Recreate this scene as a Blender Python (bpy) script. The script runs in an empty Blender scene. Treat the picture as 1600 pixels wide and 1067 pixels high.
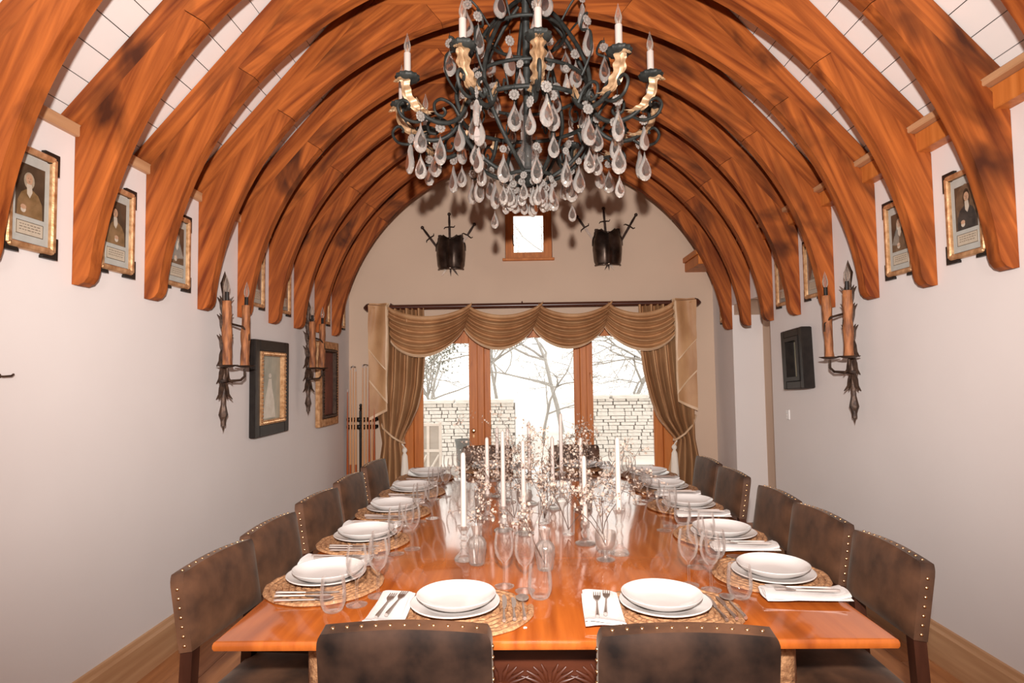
import bpy, math, random
from mathutils import Vector, Matrix
random.seed(7)
R=math.radians; PI=math.pi
sc=bpy.context.scene; C=sc.collection

# ---------------------------------------------------------------- camera, sky, flash, exposure
YAW,PITCH,ROLL=0.0221,0.0533,0.0143
def make_camera():
    cd=bpy.data.cameras.new('camera'); cd.sensor_width=36; cd.lens=36*950/1600; cd.clip_start=.05; cd.clip_end=200
    o=bpy.data.objects.new('camera',cd); C.objects.link(o)
    cy,sy=math.cos(YAW),math.sin(YAW)
    f=Vector((-sy*math.cos(PITCH),cy*math.cos(PITCH),math.sin(PITCH))); r=Vector((cy,sy,0)); u=r.cross(f)
    r2=r*math.cos(ROLL)-u*math.sin(ROLL); u2=r2.cross(f)
    o.matrix_world=Matrix(((r2.x,u2.x,-f.x,0),(r2.y,u2.y,-f.y,0),(r2.z,u2.z,-f.z,1.5),(0,0,0,1)))
    sc.camera=o
make_camera()
w=bpy.data.worlds.new('overcast_sky'); sc.world=w; w.use_nodes=True
bg=w.node_tree.nodes['Background']; bg.inputs[0].default_value=(1,.95,.885,1); bg.inputs[1].default_value=2.2
def lamp(name,kind,loc,energy,color,size=.03,rot=(0,0,0)):
    l=bpy.data.lights.new(name,kind); l.energy=energy; l.color=color
    if kind=='AREA': l.size=size
    else: l.shadow_soft_size=size
    o=bpy.data.objects.new(name,l); o.location=loc; o.rotation_euler=rot; C.objects.link(o); return o
fl_=lamp('camera_flash','SPOT',(0,-.1,1.82),1100,(1,.94,.905),.035,(R(90+7),0,0)); fl_.data.spot_size=R(116); fl_.data.spot_blend=1.0
lamp('added_fill_lamp','POINT',(.055,-1.3,2.35),95,(1,.92,.88),.16)  # invented lamp behind the camera, added to brighten near walls and table
vs=sc.view_settings; vs.view_transform='Standard'; vs.look='None'; vs.gamma=1; vs.exposure=0.0; vs.use_curve_mapping=False
cy_=sc.cycles; cy_.caustics_reflective=False; cy_.caustics_refractive=False; cy_.max_bounces=10; cy_.transmission_bounces=8; cy_.transparent_max_bounces=24; cy_.sample_clamp_indirect=6

# ---------------------------------------------------------------- materials
def nodes(name):
    m=bpy.data.materials.new(name); m.use_nodes=True; nt=m.node_tree; return m,nt,nt.nodes['Principled BSDF'],nt.nodes,nt.links
def ramp(N,L,src,c1,c2,lo=.3,hi=.7):
    r=N.new('ShaderNodeValToRGB'); e=r.color_ramp.elements; e[0].position=lo; e[1].position=hi
    e[0].color=(*c1,1); e[1].color=(*c2,1); L.new(src,r.inputs[0]); return r.outputs[0]
def M(name,c1,c2=None,scale=(5,5,5),rough=.5,metal=0,bump=0,bscale=None,detail=4,lo=.3,hi=.7,sheen=0,coat=0,coord='Object',knots=None,spec=.5,dist=0.0):
    m,nt,P,N,L=nodes(name)
    P.inputs['Roughness'].default_value=rough; P.inputs['Metallic'].default_value=metal; P.inputs['Specular IOR Level'].default_value=spec
    if sheen: P.inputs['Sheen Weight'].default_value=sheen; P.inputs['Sheen Roughness'].default_value=.35; P.inputs['Sheen Tint'].default_value=(1,.85,.7,1)
    if coat: P.inputs['Coat Weight'].default_value=coat; P.inputs['Coat Roughness'].default_value=.06
    if coord=='grain':
        a=N.new('ShaderNodeAttribute'); a.attribute_name='grain'; src=a.outputs['Vector']
    else:
        t=N.new('ShaderNodeTexCoord'); src=t.outputs[coord]
    def noise(s,d=detail,ds=dist):
        mp=N.new('ShaderNodeMapping'); mp.inputs['Scale'].default_value=s; L.new(src,mp.inputs[0])
        n=N.new('ShaderNodeTexNoise'); n.inputs['Scale'].default_value=1; n.inputs['Detail'].default_value=d; n.inputs['Distortion'].default_value=ds
        L.new(mp.outputs[0],n.inputs['Vector']); return n.outputs[0]
    if c2 is None: P.inputs['Base Color'].default_value=(*c1,1)
    else:
        col=ramp(N,L,noise(scale),c1,c2,lo,hi)
        if knots:
            kc,ks,kl,kh=knots
            k=ramp(N,L,noise(ks,3,.6),(0,0,0),(1,1,1),kl,kh)
            mx=N.new('ShaderNodeMix'); mx.data_type='RGBA'; L.new(k,mx.inputs[0]); L.new(col,mx.inputs[6]); mx.inputs[7].default_value=(*kc,1); col=mx.outputs[2]
        L.new(col,P.inputs['Base Color'])
    if bump:
        b=N.new('ShaderNodeBump'); b.inputs['Strength'].default_value=bump; b.inputs['Distance'].default_value=.01
        L.new(noise(bscale or scale),b.inputs['Height']); L.new(b.outputs[0],P.inputs['Normal'])
    return m
def thin_glass(name,tint=(1,1,1),lo=.02,rough=.0,blend=.35,mx=.9,white=.0):
    m=bpy.data.materials.new(name); m.use_nodes=True; nt=m.node_tree; N,L=nt.nodes,nt.links; N.remove(N['Principled BSDF'])
    t=N.new('ShaderNodeBsdfTransparent'); t.inputs[0].default_value=(*tint,1)
    g=N.new('ShaderNodeBsdfGlossy'); g.inputs['Roughness'].default_value=rough; g.inputs[0].default_value=(1,.98,.96,1)
    d=N.new('ShaderNodeBsdfDiffuse'); d.inputs[0].default_value=(.8,.77,.74,1)
    gd=N.new('ShaderNodeMixShader'); gd.inputs[0].default_value=white; L.new(g.outputs[0],gd.inputs[1]); L.new(d.outputs[0],gd.inputs[2])  # white diffuse mixed into edges to imitate bright highlights on the glass
    lw=N.new('ShaderNodeLayerWeight'); lw.inputs[0].default_value=blend
    mr=N.new('ShaderNodeMapRange'); mr.inputs[3].default_value=lo; mr.inputs[4].default_value=mx; L.new(lw.outputs['Fresnel'],mr.inputs[0])
    x=N.new('ShaderNodeMixShader'); L.new(mr.outputs[0],x.inputs[0]); L.new(t.outputs[0],x.inputs[1]); L.new(gd.outputs[0],x.inputs[2])
    L.new(x.outputs[0],N['Material Output'].inputs[0]); return m
def crystal_mat(name,white_mix):
    m=bpy.data.materials.new(name); m.use_nodes=True; nt=m.node_tree; N,L=nt.nodes,nt.links; P=N['Principled BSDF']
    P.inputs['Base Color'].default_value=(1,.98,.95,1); P.inputs['Roughness'].default_value=.03; P.inputs['Transmission Weight'].default_value=1; P.inputs['IOR'].default_value=1.47
    d=N.new('ShaderNodeBsdfDiffuse'); d.inputs[0].default_value=(.93,.87,.80,1); t=N.new('ShaderNodeBsdfTranslucent'); t.inputs[0].default_value=(.93,.87,.80,1)
    a=N.new('ShaderNodeMixShader'); a.inputs[0].default_value=.4; L.new(d.outputs[0],a.inputs[1]); L.new(t.outputs[0],a.inputs[2])
    x=N.new('ShaderNodeMixShader'); x.inputs[0].default_value=white_mix; L.new(P.outputs[0],x.inputs[1]); L.new(a.outputs[0],x.inputs[2]); L.new(x.outputs[0],N['Material Output'].inputs[0]); return m

OAK=M('oak_truss',(.13,.023,.004),(.475,.128,.024),(1.6,26,26),.6,spec=.22,coord='grain',bump=.12,bscale=(3,60,60),knots=((.055,.013,.004),(2.0,4,4),.53,.74),lo=.28,hi=.78,dist=.4)
OAKJ=M('oak_joinery',(.42,.12,.022),(.60,.20,.045),(30,30,2),.45,spec=.3,knots=((.16,.05,.015),(5,5,1.5),.66,.8))
FLOORW=M('floor_oak',(.30,.11,.038),(.50,.22,.085),(26,1.6,4),.42,knots=((.2,.07,.022),(5,1.2,5),.6,.8))
SKIRT=M('skirting_oak',(.44,.23,.11),(.58,.34,.18),(6,1.5,26),.45)
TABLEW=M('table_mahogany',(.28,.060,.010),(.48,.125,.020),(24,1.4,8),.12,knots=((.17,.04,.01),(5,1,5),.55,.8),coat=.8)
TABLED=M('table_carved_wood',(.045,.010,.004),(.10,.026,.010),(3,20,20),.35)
WHITEP=M('white_plaster',(.69,.63,.60),(.73,.67,.64),(1.3,1.3,1.3),.85,bump=.06,bscale=(9,9,9),detail=6)
BACKP=M('warm_tinted_plaster',(.58,.42,.31),(.62,.455,.335),(1.2,1.2,1.2),.85,bump=.06,bscale=(9,9,9),detail=6)  # plaster tinted tan to imitate warm bounced light at the far end
BOARDP=M('white_painted_board',(.76,.71,.67),(.80,.75,.71),(3,1,3),.6)
DOORP=M('white_painted_door',(.74,.66,.58),(.78,.70,.62),(3,3,1),.5)
VELVET=M('brown_velvet',(.016,.007,.004),(.145,.064,.031),(5,5,5),.62,sheen=.08,detail=5,lo=.36,hi=.68,bump=.1,bscale=(16,16,16),spec=.35)
BACKSHADE=M('shade_toned_chair_back',(.006,.003,.002),(.050,.024,.014),(7,7,7),.75,detail=6,lo=.42,hi=.75,spec=.15)  # upholstery darkened in colour to imitate shade on the chair backs' rear
DARKW=M('dark_chair_wood',(.030,.010,.006),(.06,.02,.011),(30,30,3),.3)
BRASS=M('brass',(.72,.46,.24),None,rough=.25,metal=1)
CERAMIC=M('white_ceramic',(.60,.56,.53),(.63,.59,.56),(8,8,8),.22,coat=.3)
LINEN=M('white_linen',(.62,.58,.55),(.66,.62,.59),(60,60,60),.85,bump=.15,bscale=(220,220,220))
STEEL=M('silver_cutlery',(.85,.80,.76),None,rough=.30,metal=1)
STRAW=M('braided_straw',(.20,.080,.030),(.50,.265,.125),(70,70,70),.75,bump=.5,bscale=(90,90,90))
WAX=M('ivory_wax',(.42,.345,.305),(.46,.385,.34),(9,9,9),.5)
GLASS=thin_glass('clear_glass',(.997,.993,.99),.012,.0,.22,.5,.30)
PANE=thin_glass('window_glass',(.97,.975,.97),.01,.0,.1,.4)
CRYSTAL=crystal_mat('rock_crystal',.05); CRYSTALR=crystal_mat('whitened_crystal_edge',.30)  # rims mixed with white to imitate bright refraction and flash glints
PRESSED=thin_glass('pressed_glass',(.985,.965,.945),.05,.03,.4,.75,.35)
IRON=M('verdigris_iron',(.010,.011,.010),(.032,.034,.030),(20,20,20),.55,spec=.3,metal=.1,bump=.2,bscale=(40,40,40))
RUST=M('rusted_iron',(.022,.011,.007),(.09,.048,.028),(30,30,30),.5,metal=.5,bump=.3,bscale=(50,50,50))
BARK=M('brown_candle_sleeve',(.09,.024,.008),(.42,.155,.05),(40,40,9),.7,bump=.8,bscale=(50,50,16))
GILT=M('aged_gilt',(.38,.17,.06),(.74,.45,.24),(30,30,30),.4,metal=.55,bump=.2,bscale=(50,50,50))
GILTLEAF=M('gilded_leaf',(.20,.105,.045),(.50,.33,.19),(25,25,25),.45,metal=.3)
BLACKF=M('black_frame',(.010,.007,.006),(.02,.015,.012),(20,20,20),.4,spec=.25)
ARMOUR=M('dark_steel_armour',(.045,.033,.026),(.20,.15,.12),(7,7,7),.28,metal=.9,bump=.08,bscale=(20,20,20))
SWORDD=M('dark_sword_steel',(.03,.017,.012),(.07,.04,.03),(20,20,20),.35,metal=.6)
SWORDL=M('bright_sword_blade',(.75,.62,.52),None,rough=.25,metal=.7)
DRAPE=M('bronze_drape',(.38,.185,.078),(.56,.32,.155),(4,4,2),.6,bump=.08,bscale=(70,70,70),lo=.35,hi=.65)
DRAPEH=M('bronze_drape_hem',(.58,.38,.22),(.68,.47,.30),(9,9,9),.5,sheen=.25)
RODW=M('dark_rod_wood',(.05,.014,.008),(.09,.026,.013),(3,30,30),.3)
TASSEL=M('white_tassel_thread',(.74,.66,.56),(.85,.79,.70),(120,120,3),.8)
CUEW=M('cue_ash',(.50,.24,.10),(.60,.31,.14),(60,60,2),.3)
CUED=M('cue_butt',(.30,.06,.014),(.42,.10,.02),(60,60,2),.25)
CANVAS=M('pale_painting',(.24,.24,.19),(.50,.46,.36),(6,6,4),.5,detail=6)
FIGPALE=M('pale_figure_paint',(.60,.52,.42),(.72,.66,.56),(15,15,15),.5)
CANVASR=M('dark_red_painting',(.06,.012,.010),(.20,.05,.032),(8,8,4),.4,detail=6)
CANVASG=M('ochre_green_painting',(.20,.21,.14),(.52,.40,.26),(14,14,7),.35)
MATBOARD=M('grey_mount_board',(.46,.44,.40),(.52,.50,.46),(30,30,30),.6)
PRINTBG=M('dark_print_ground',(.035,.020,.012),(.12,.075,.045),(9,9,9),.35)
SKIN=M('printed_skin',(.50,.28,.17),(.58,.35,.23),(30,30,30),.4)
HAIRG=M('printed_grey_wig',(.36,.27,.19),(.48,.38,.28),(40,40,40),.4)
HAIRD=M('printed_dark_hair',(.03,.018,.010),(.06,.035,.02),(40,40,40),.4)
COATS=[M('printed_coat_ochre',(.16,.09,.035),(.30,.17,.08),(25,25,25),.4),M('printed_coat_dark',(.02,.018,.018),(.06,.05,.045),(25,25,25),.4),M('printed_coat_umber',(.10,.055,.03),(.2,.12,.07),(25,25,25),.4)]
CRAVAT=M('printed_linen',(.55,.45,.36),(.66,.56,.46),(30,30,30),.4)
PAPER=M('printed_caption_paper',(.52,.42,.32),(.60,.50,.39),(30,30,30),.5)
INK=M('caption_ink',(.06,.035,.02))
SWITCHP=M('white_plastic',(.8,.77,.74))
TWIG=M('dark_twig',(.045,.022,.014),(.11,.06,.04),(40,40,40),.7)
PETAL=M('blossom_petal',(.28,.20,.15),(.46,.37,.30),(60,60,60),.7)
BUDC=M('blossom_calyx',(.16,.08,.045),(.26,.14,.07),(60,60,60),.7)
STONE=M('pale_limestone',(.58,.55,.51),(.78,.75,.71),(4,4,4),.9,bump=.5,bscale=(12,12,12))
STONEJ=M('dark_wall_joint',(.20,.18,.165),(.28,.26,.24),(5,5,5),.95)
GRAVEL=M('pale_gravel',(.62,.59,.55),(.74,.71,.67),(2,2,2),.95)
BRANCH=M('grey_bare_branch',(.34,.32,.30),(.46,.44,.42),(6,6,6),.9)  # branches, stone and gravel paled in colour to imitate outdoor glare
LEAFO=M('grey_green_leaf',(.13,.135,.11),(.24,.25,.21),(6,6,6),.9)
PALEW=M('whitewashed_timber',(.66,.62,.57),(.74,.70,.65),(3,3,14),.8)
PALEW2=M('weathered_pale_panel',(.40,.37,.33),(.48,.45,.41),(3,3,14),.8)
POTG=M('grey_planter',(.12,.125,.12),(.18,.185,.18),(6,6,6),.7)
BULBG=thin_glass('bulb_glass',(1,.96,.90),.06,.0,.4,.8,.45)
FIL=M('filament',(.8,.45,.2),None,rough=.4,metal=1)

# ---------------------------------------------------------------- mesh builder
class B:
    def __init__(s): s.v=[]; s.f=[]; s.mi=[]; s.g=None
    def add(s,vs,fs,mi=0):
        n=len(s.v); s.v+= [tuple(p) for p in vs]; s.f+=[tuple(i+n for i in f) for f in fs]; s.mi+=[mi]*len(fs); return s
    def box(s,a,b,mi=0):
        (x0,y0,z0),(x1,y1,z1)=a,b
        return s.add([(x0,y0,z0),(x1,y0,z0),(x1,y1,z0),(x0,y1,z0),(x0,y0,z1),(x1,y0,z1),(x1,y1,z1),(x0,y1,z1)],
            [(0,3,2,1),(4,5,6,7),(0,1,5,4),(1,2,6,5),(2,3,7,6),(3,0,4,7)],mi)
    def bbox(s,a,b,r=.006,mi=0):     # box with chamfered edges (top and sides)
        (x0,y0,z0),(x1,y1,z1)=a,b; c=[]
        lv=[(z0,r),(z0+r,0),(z1-r,0),(z1,r)]
        for z,i in lv:
            c+=[(x0+i+r,y0+i,z),(x1-i-r,y0+i,z),(x1-i,y0+i+r,z),(x1-i,y1-i-r,z),(x1-i-r,y1-i,z),(x0+i+r,y1-i,z),(x0+i,y1-i-r,z),(x0+i,y0+i+r,z)]
        fs=[tuple(range(7,-1,-1)),tuple(range(24,32))]
        for k in range(3):
            for j in range(8): a_=k*8+j; b_=k*8+(j+1)%8; fs.append((a_,b_,b_+8,a_+8))
        return s.add(c,fs,mi)
    def tube(s,path,rad,n=8,mi=0,cap=True,closed=False):
        P=[Vector(p) for p in path]; m=len(P); rs=rad if isinstance(rad,(list,tuple)) else [rad]*m
        vs=[];fs=[]; up=None
        for i,p in enumerate(P):
            if closed: t=(P[(i+1)%m]-P[i-1]).normalized()
            else: t=(P[min(i+1,m-1)]-P[max(i-1,0)]).normalized()
            if up is None:
                up=Vector((0,0,1)) if abs(t.z)<.9 else Vector((1,0,0))
            x=t.cross(up)
            if x.length<1e-5: x=t.cross(Vector((.3,.8,.1)))
            x.normalize(); y=x.cross(t).normalized(); up=y
            for k in range(n):
                a=2*PI*k/n; vs.append(p+(x*math.cos(a)+y*math.sin(a))*rs[i])
        for i in range(m if closed else m-1):
            for k in range(n):
                a=i*n+k;b=i*n+(k+1)%n; j=((i+1)%m)*n; fs.append((a,j+k,j+(k+1)%n,b))
        if cap and not closed: fs+=[tuple(range(n)),tuple(range((m-1)*n+n-1,(m-1)*n-1,-1))]
        return s.add(vs,fs,mi)
    def lathe(s,prof,n=20,c=(0,0,0),mi=0,wob=None):
        vs=[];fs=[]
        for i,(r,z) in enumerate(prof):
            for k in range(n):
                a=2*PI*k/n; rr=r*(wob(a,i) if wob else 1); vs.append((c[0]+rr*math.cos(a),c[1]+rr*math.sin(a),c[2]+z))
        for i in range(len(prof)-1):
            for k in range(n): a=i*n+k;b=i*n+(k+1)%n; fs.append((a,b,b+n,a+n))
        if prof[0][0]>1e-4 and prof[0][0]<9: pass
        return s.add(vs,fs,mi)
    def disc(s,r,z,n=20,c=(0,0,0),mi=0,up=True):
        vs=[(c[0]+r*math.cos(2*PI*k/n),c[1]+r*math.sin(2*PI*k/n),c[2]+z) for k in range(n)]
        return s.add(vs,[tuple(range(n)) if up else tuple(range(n-1,-1,-1))],mi)
    def prism(s,poly,a,b,ax='y',mi=0):   # 2-D polygon extruded along an axis from a to b
        def pt(u,v,w): return {'y':(u,w,v),'x':(w,u,v),'z':(u,v,w)}[ax]
        n=len(poly); vs=[pt(u,v,a) for u,v in poly]+[pt(u,v,b) for u,v in poly]
        fs=[tuple(range(n)),tuple(range(2*n-1,n-1,-1))]+[(i,i+n,(i+1)%n+n,(i+1)%n) for i in range(n)]
        return s.add(vs,fs,mi)
    def grid(s,fn,nu,nv,mi=0,mfn=None):
        vs=[fn(i/nu,j/nv) for j in range(nv+1) for i in range(nu+1)]; fs=[];ms=[]
        for j in range(nv):
            for i in range(nu):
                a=j*(nu+1)+i; fs.append((a,a+1,a+nu+2,a+nu+1)); ms.append(mfn((i+.5)/nu,(j+.5)/nv) if mfn else mi)
        s.add(vs,fs,mi); s.mi[-len(ms):]=ms; return s
    def ball(s,c,r,n=8,m=6,mi=0):
        rx,ry,rz=r if isinstance(r,(tuple,list)) else (r,r,r)
        vs=[];fs=[]
        for j in range(m+1):
            t=PI*j/m
            for k in range(n): a=2*PI*k/n; vs.append((c[0]+rx*math.sin(t)*math.cos(a),c[1]+ry*math.sin(t)*math.sin(a),c[2]+rz*math.cos(t)))
        for j in range(m):
            for k in range(n): a=j*n+k;b=j*n+(k+1)%n; fs.append((a,a+n,b+n,b))
        return s.add(vs,fs,mi)
    def xf(s,mat,start=0):
        for i in range(start,len(s.v)): s.v[i]=tuple(mat@Vector(s.v[i]))
        return s
    def mesh(s,name,mats,smooth=35,solid=0,grain=None):
        me=bpy.data.meshes.new(name); me.from_pydata(s.v,[],s.f)
        for m in (mats if isinstance(mats,(list,tuple)) else [mats]): me.materials.append(m)
        me.polygons.foreach_set('material_index',s.mi)
        if grain:
            d,o=grain; d=Vector(d).normalized(); p=Vector((-d.z,0,d.x)) if abs(d.y)<.5 else Vector((1,0,0))
            at=me.attributes.new('grain','FLOAT_VECTOR','POINT')
            for i,v in enumerate(me.vertices): at.data[i].vector=(v.co.dot(d)+o,v.co.dot(p)+o*.37,v.co.y+o*1.7)
        if smooth:
            me.polygons.foreach_set('use_smooth',[True]*len(me.polygons)); me.update(); me.set_sharp_from_angle(angle=R(smooth))
        me.validate(); me.update(); return me
    def build(s,name,mats,parent=None,smooth=35,loc=None,rot=None,grain=None):
        return ob(name,s.mesh(name,mats,smooth,0,grain),parent,loc,rot)
def ob(name,me,parent=None,loc=None,rot=None,scale=None):
    o=bpy.data.objects.new(name,me); C.objects.link(o)
    if parent is not None: o.parent=parent
    if loc: o.location=loc
    if rot: o.rotation_euler=rot
    if scale: o.scale=scale
    return o
def tag(o,label,cat=None,group=None,kind=None):
    o['label']=label
    if cat: o['category']=cat
    if group: o['group']=group
    if kind: o['kind']=kind
    return o
def thing(name,label,cat,loc=(0,0,0),rz=0,group=None,kind=None):
    o=ob(name,None,None,loc,(0,0,rz)); o.empty_display_size=.05; return tag(o,label,cat,group,kind)
def copy_tree(o,parent=None):
    c=o.copy(); C.objects.link(c); c.parent=parent
    for ch in list(o.children): copy_tree(ch,c)
    return c
def struct(o,label): o['kind']='structure'; o['label']=label; return o
def lerp(a,b,t): return a+(b-a)*t
def table(tab,x):
    for (a,b),(c,d) in zip(tab,tab[1:]):
        if (a<=x<=c) or (c<=x<=a): return lerp(b,d,(x-a)/(c-a))
    return tab[0][1] if abs(x-tab[0][0])<abs(x-tab[-1][0]) else tab[-1][1]
ORD=['first','second','third','fourth','fifth','sixth','seventh','eighth','ninth','tenth']

# ---------------------------------------------------------------- room dimensions
XL,XR,XC=-1.975,2.085,.055; YB=6.76; YF=-3.0; WT=.32
Y0,S,TH=2.586,.508,.07; ZT=1.916
def up_line(x): return 2.66+1.13*(x+2.073)
def lo_line(x): return 2.611+1.13*(x+1.96)
RC,ZC=1.962,1.768
def arch(x): return ZC+math.sqrt(max(0,RC*RC-(x-XC)**2))
# ---------------------------------------------------------------- setting: floor, walls, ceiling
fl=B().box((XL-WT,YF,-.06),(XR+WT,YB+.3,-.014)).build('floor',STONEJ); struct(fl,'oak plank floor of the dining room')
pw=.155; pm=[]
for k in range(3): pm.append(B().bbox((.001,.001,-.014),(pw-.001,1.995,0),.0012).mesh('plank',FLOORW,0))
nx=int((XR-XL)/pw)+1
for i in range(nx):
    y=YF+(i*.73)%2.0-2.0
    while y<YB:
        if y+2>YF:
            o=ob('plank',random.choice(pm),fl,(XL+i*pw,y,0))
        y+=2.0
def cells(name,mat,xs,zs,holes,y0,y1,label,ax='y'):
    b=B()
    for x0,x1 in zip(xs,xs[1:]):
        for z0,z1 in zip(zs,zs[1:]):
            cx,cz=(x0+x1)/2,(z0+z1)/2
            if any(a<cx<c and d<cz<e for a,c,d,e in holes): continue
            if ax=='y': b.box((x0,y0,z0),(x1,y1,z1))
            else: b.box((y0,x0,z0),(y1,x1,z1))
    return struct(b.build(name,mat,None,0),label)
DX0,DX1,DZ1=-1.36,1.62,2.06
WX0,WX1,WZ0,WZ1=-.212,.318,2.79,3.407
cells('wall_back',BACKP,[XL-WT,DX0,WX0,WX1,DX1,XR+WT],[0,DZ1,WZ0,WZ1,5.05],[(DX0,DX1,-1,DZ1),(WX0,WX1,WZ0,WZ1)],YB,YB+.26,'warm tinted plastered end wall with garden doors and a small high window')
cells('wall_left',WHITEP,[YF,YB+.26],[0,2.60],[],XL-WT,XL,'long white plastered wall carrying the portraits',ax='x')
RY0,RY1,RZ1=5.21,6.15,2.16
cells('wall_right',WHITEP,[YF,RY0,RY1,YB+.26],[0,RZ1,2.62],[(RY0,RY1,-1,RZ1)],XR,XR+WT+.2,'white plastered wall with a recessed doorway at its far end',ax='x')
cells('wall_front',WHITEP,[XL-WT,-.6,.7,XR+WT],[0,1.0,2.0,5.05],[(-.6,.7,1.0,2.0)],YF-.25,YF,'white plastered wall behind the dining table')
# doorway recess on the right: arched soffit, panelled door, frame
struct(B().box((XR+.30,RY0,0),(XR+.34,RY1,RZ1)).build('trim_1',BACKP),'plain plaster back of the door recess')
arc=[(RY0,RZ1)]+[(RY0+(RY1-RY0)*k/14, RZ1-.10+.10*math.sin(PI*k/14)) for k in range(15)]+[(RY1,RZ1)]
struct(B().prism(arc,XR+.02,XR+.3,'x').build('trim_2',BACKP),'shallow arched head of the door recess')
d=ob('door_2',None,None); d['kind']='structure'; d['label']='white panelled door standing in the recess of the side wall'
B().box((XR+.05,RY0+.012,.01),(XR+.27,RY0+.05,RZ1-.11)).build('door_leaf',DOORP,d)
for z0,z1 in ((.25,.95),(1.1,1.95)): B().bbox((XR+.09,RY0+.05,z0),(XR+.23,RY0+.06,z1),.004).build('door_panel',DOORP,d)
B().box((XR+.26,RY0+.05,0),(XR+.3,RY0+.22,RZ1-.1)).build('door_frame',DOORP,d)
B().box((XR+.24,RY0+.22,0),(XR+.3,RY0+.27,RZ1-.1)).build('door_moulding',DOORP,d)
for z in (.5,1.1,1.72): B().tube([(XR+.035,RY0+.03,z-.045),(XR+.035,RY0+.03,z+.045)],.009,8).build('hinge',BLACKF,d)
# skirtings
for nm,x0,x1,y1,lb in (('baseboard_left',XL,XL+.022,YB,'oak skirting board under the portrait wall'),('baseboard_right',XR-.022,XR,RY0,'oak skirting board under the wall with the doorway')):
    b=B(); sg=1 if x0==XL else -1; xw=XL if sg>0 else XR
    b.prism([(xw,0),(xw+sg*.024,0),(xw+sg*.024,.165),(xw+sg*.016,.18),(xw+sg*.012,.198),(xw,.2)],YF,y1,'y')
    struct(b.build(nm,SKIRT,None,0),lb)
# sloped ceiling of white boards, one object per board
ce=ob('ceiling',None,None); ce['kind']='structure'; ce['label']='pitched ceiling of white painted boards above the oak trusses'
dv=Vector((1,0,1.13)).normalized(); nv=Vector((-1.13,0,1)).normalized(); bw=.136
bm_=B().box((0,YF,0),(bw-.004,YB+.02,.02)).mesh('ceiling_board',BOARDP,0)
L_=(XC-(-2.2))/dv.x
for side in (0,1):
    for k in range(int(L_/bw)+1):
        p=Vector((-2.2,0,up_line(-2.2)+.004))+dv*bw*k
        o=ob('ceiling_board',bm_,ce)
        if side==0: o.matrix_local=Matrix.Translation(p)@Matrix.Rotation(-math.atan(1.13),4,'Y')
        else: o.matrix_local=Matrix.Translation((2*XC,0,0))@Matrix.Diagonal((-1,1,1,1))@Matrix.Translation(p)@Matrix.Rotation(-math.atan(1.13),4,'Y')
r=B(); r.prism([(XC-2.6,up_line(XC-2.6)+.06),(XC,up_line(XC)+.07),(XC+2.6,up_line(XC-2.6)+.06),(XC+2.6,up_line(XC-2.6)+.2),(XC,up_line(XC)+.2),(XC-2.6,up_line(XC-2.6)+.2)],YF-.3,YB+.3,'y')
r.build('roof_deck',BOARDP,ce,0)
# wall plates
struct(B().bbox((XL-.02,YF,2.572),(XL+.022,YB,2.628),.004).build('trim_3',SKIRT),'thin oak wall plate along the top of the portrait wall')
b=B().bbox((XR-.072,YF,2.60),(XR+.05,YB,2.70),.004); struct(b.build('trim_4',OAKJ),'boxed oak wall plate along the top of the doorway wall')
struct(B().bbox((XR-.115,YF,2.70),(XR+.05,YB,2.735),.005).build('trim_5',SKIRT),'pale oak board lying on the boxed wall plate')
b=B().bbox((XR-.30,6.22,2.60),(XR,YB,2.70),.006); struct(b.build('trim_6',OAKJ),'deep oak lintel block in the corner above the side door')
struct(B().bbox((XR-.32,6.22,2.70),(XR,YB,2.76),.006).build('trim_7',OAKJ),'oak board on top of the corner lintel block')

# ---------------------------------------------------------------- arched oak trusses
def inset(poly,d):
    n=len(poly); ar=sum(poly[i][0]*poly[(i+1)%n][1]-poly[(i+1)%n][0]*poly[i][1] for i in range(n)); s=1 if ar>0 else -1; out=[]
    for i in range(n):
        p0,p1,p2=Vector(poly[i-1]),Vector(poly[i]),Vector(poly[(i+1)%n])
        a=(p1-p0); b_=(p2-p1)
        if a.length<1e-6 or b_.length<1e-6: out.append(tuple(p1)); continue
        a.normalize(); b_.normalize(); n1=Vector((-a.y,a.x))*s; n2=Vector((-b_.y,b_.x))*s; m=(n1+n2)
        if m.length<.3: out.append(tuple(p1)); continue
        m.normalize(); out.append(tuple(p1+m*d/max(.4,m.dot(n1))))
    return out
J1=(-1.495,lo_line(-1.495)); J1b=(-1.405,arch(-1.405)); ZH=3.774; XH=-1.96+(ZH-2.611)/1.13; J2=(-.58,ZH); J2b=(-.483,arch(-.483))
def arcpts(a,b,n): return [(lerp(a,b,k/n),arch(lerp(a,b,k/n))) for k in range(n+1)]
def arcz(z0,z1,n): return [(XC-math.sqrt(RC*RC-(lerp(z0,z1,k/n)-ZC)**2),lerp(z0,z1,k/n)) for k in range(n+1)]
nose=[(XL,ZT),(XL+.030,ZT-.004),(XL+.056,ZT+.008),(XL+.074,ZT+.032),(XL+.083,ZT+.065)]
lower=nose+arcz(2.03,2.9,10)+arcpts(-1.52,-1.405,3)+[J1,(XL,lo_line(XL))]
upper=[J1]+arcpts(-1.405,-.483,16)+[J2,(XH,ZH)]
raf=[(-2.073,2.655),(-1.965,2.606),(XC,lo_line(XC)),(XC,up_line(XC))]
crown=arcpts(-.483,2*XC+.483,18)+[(2*XC+.58,ZH),J2]
xc4=-1.96+(4.3-2.611)/1.13
collar=[(XH,ZH),(2*XC-XH,ZH),(2*XC-xc4,4.3),(xc4,4.3)]
mir=lambda poly:[(2*XC-x,z) for x,z in poly]
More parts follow.
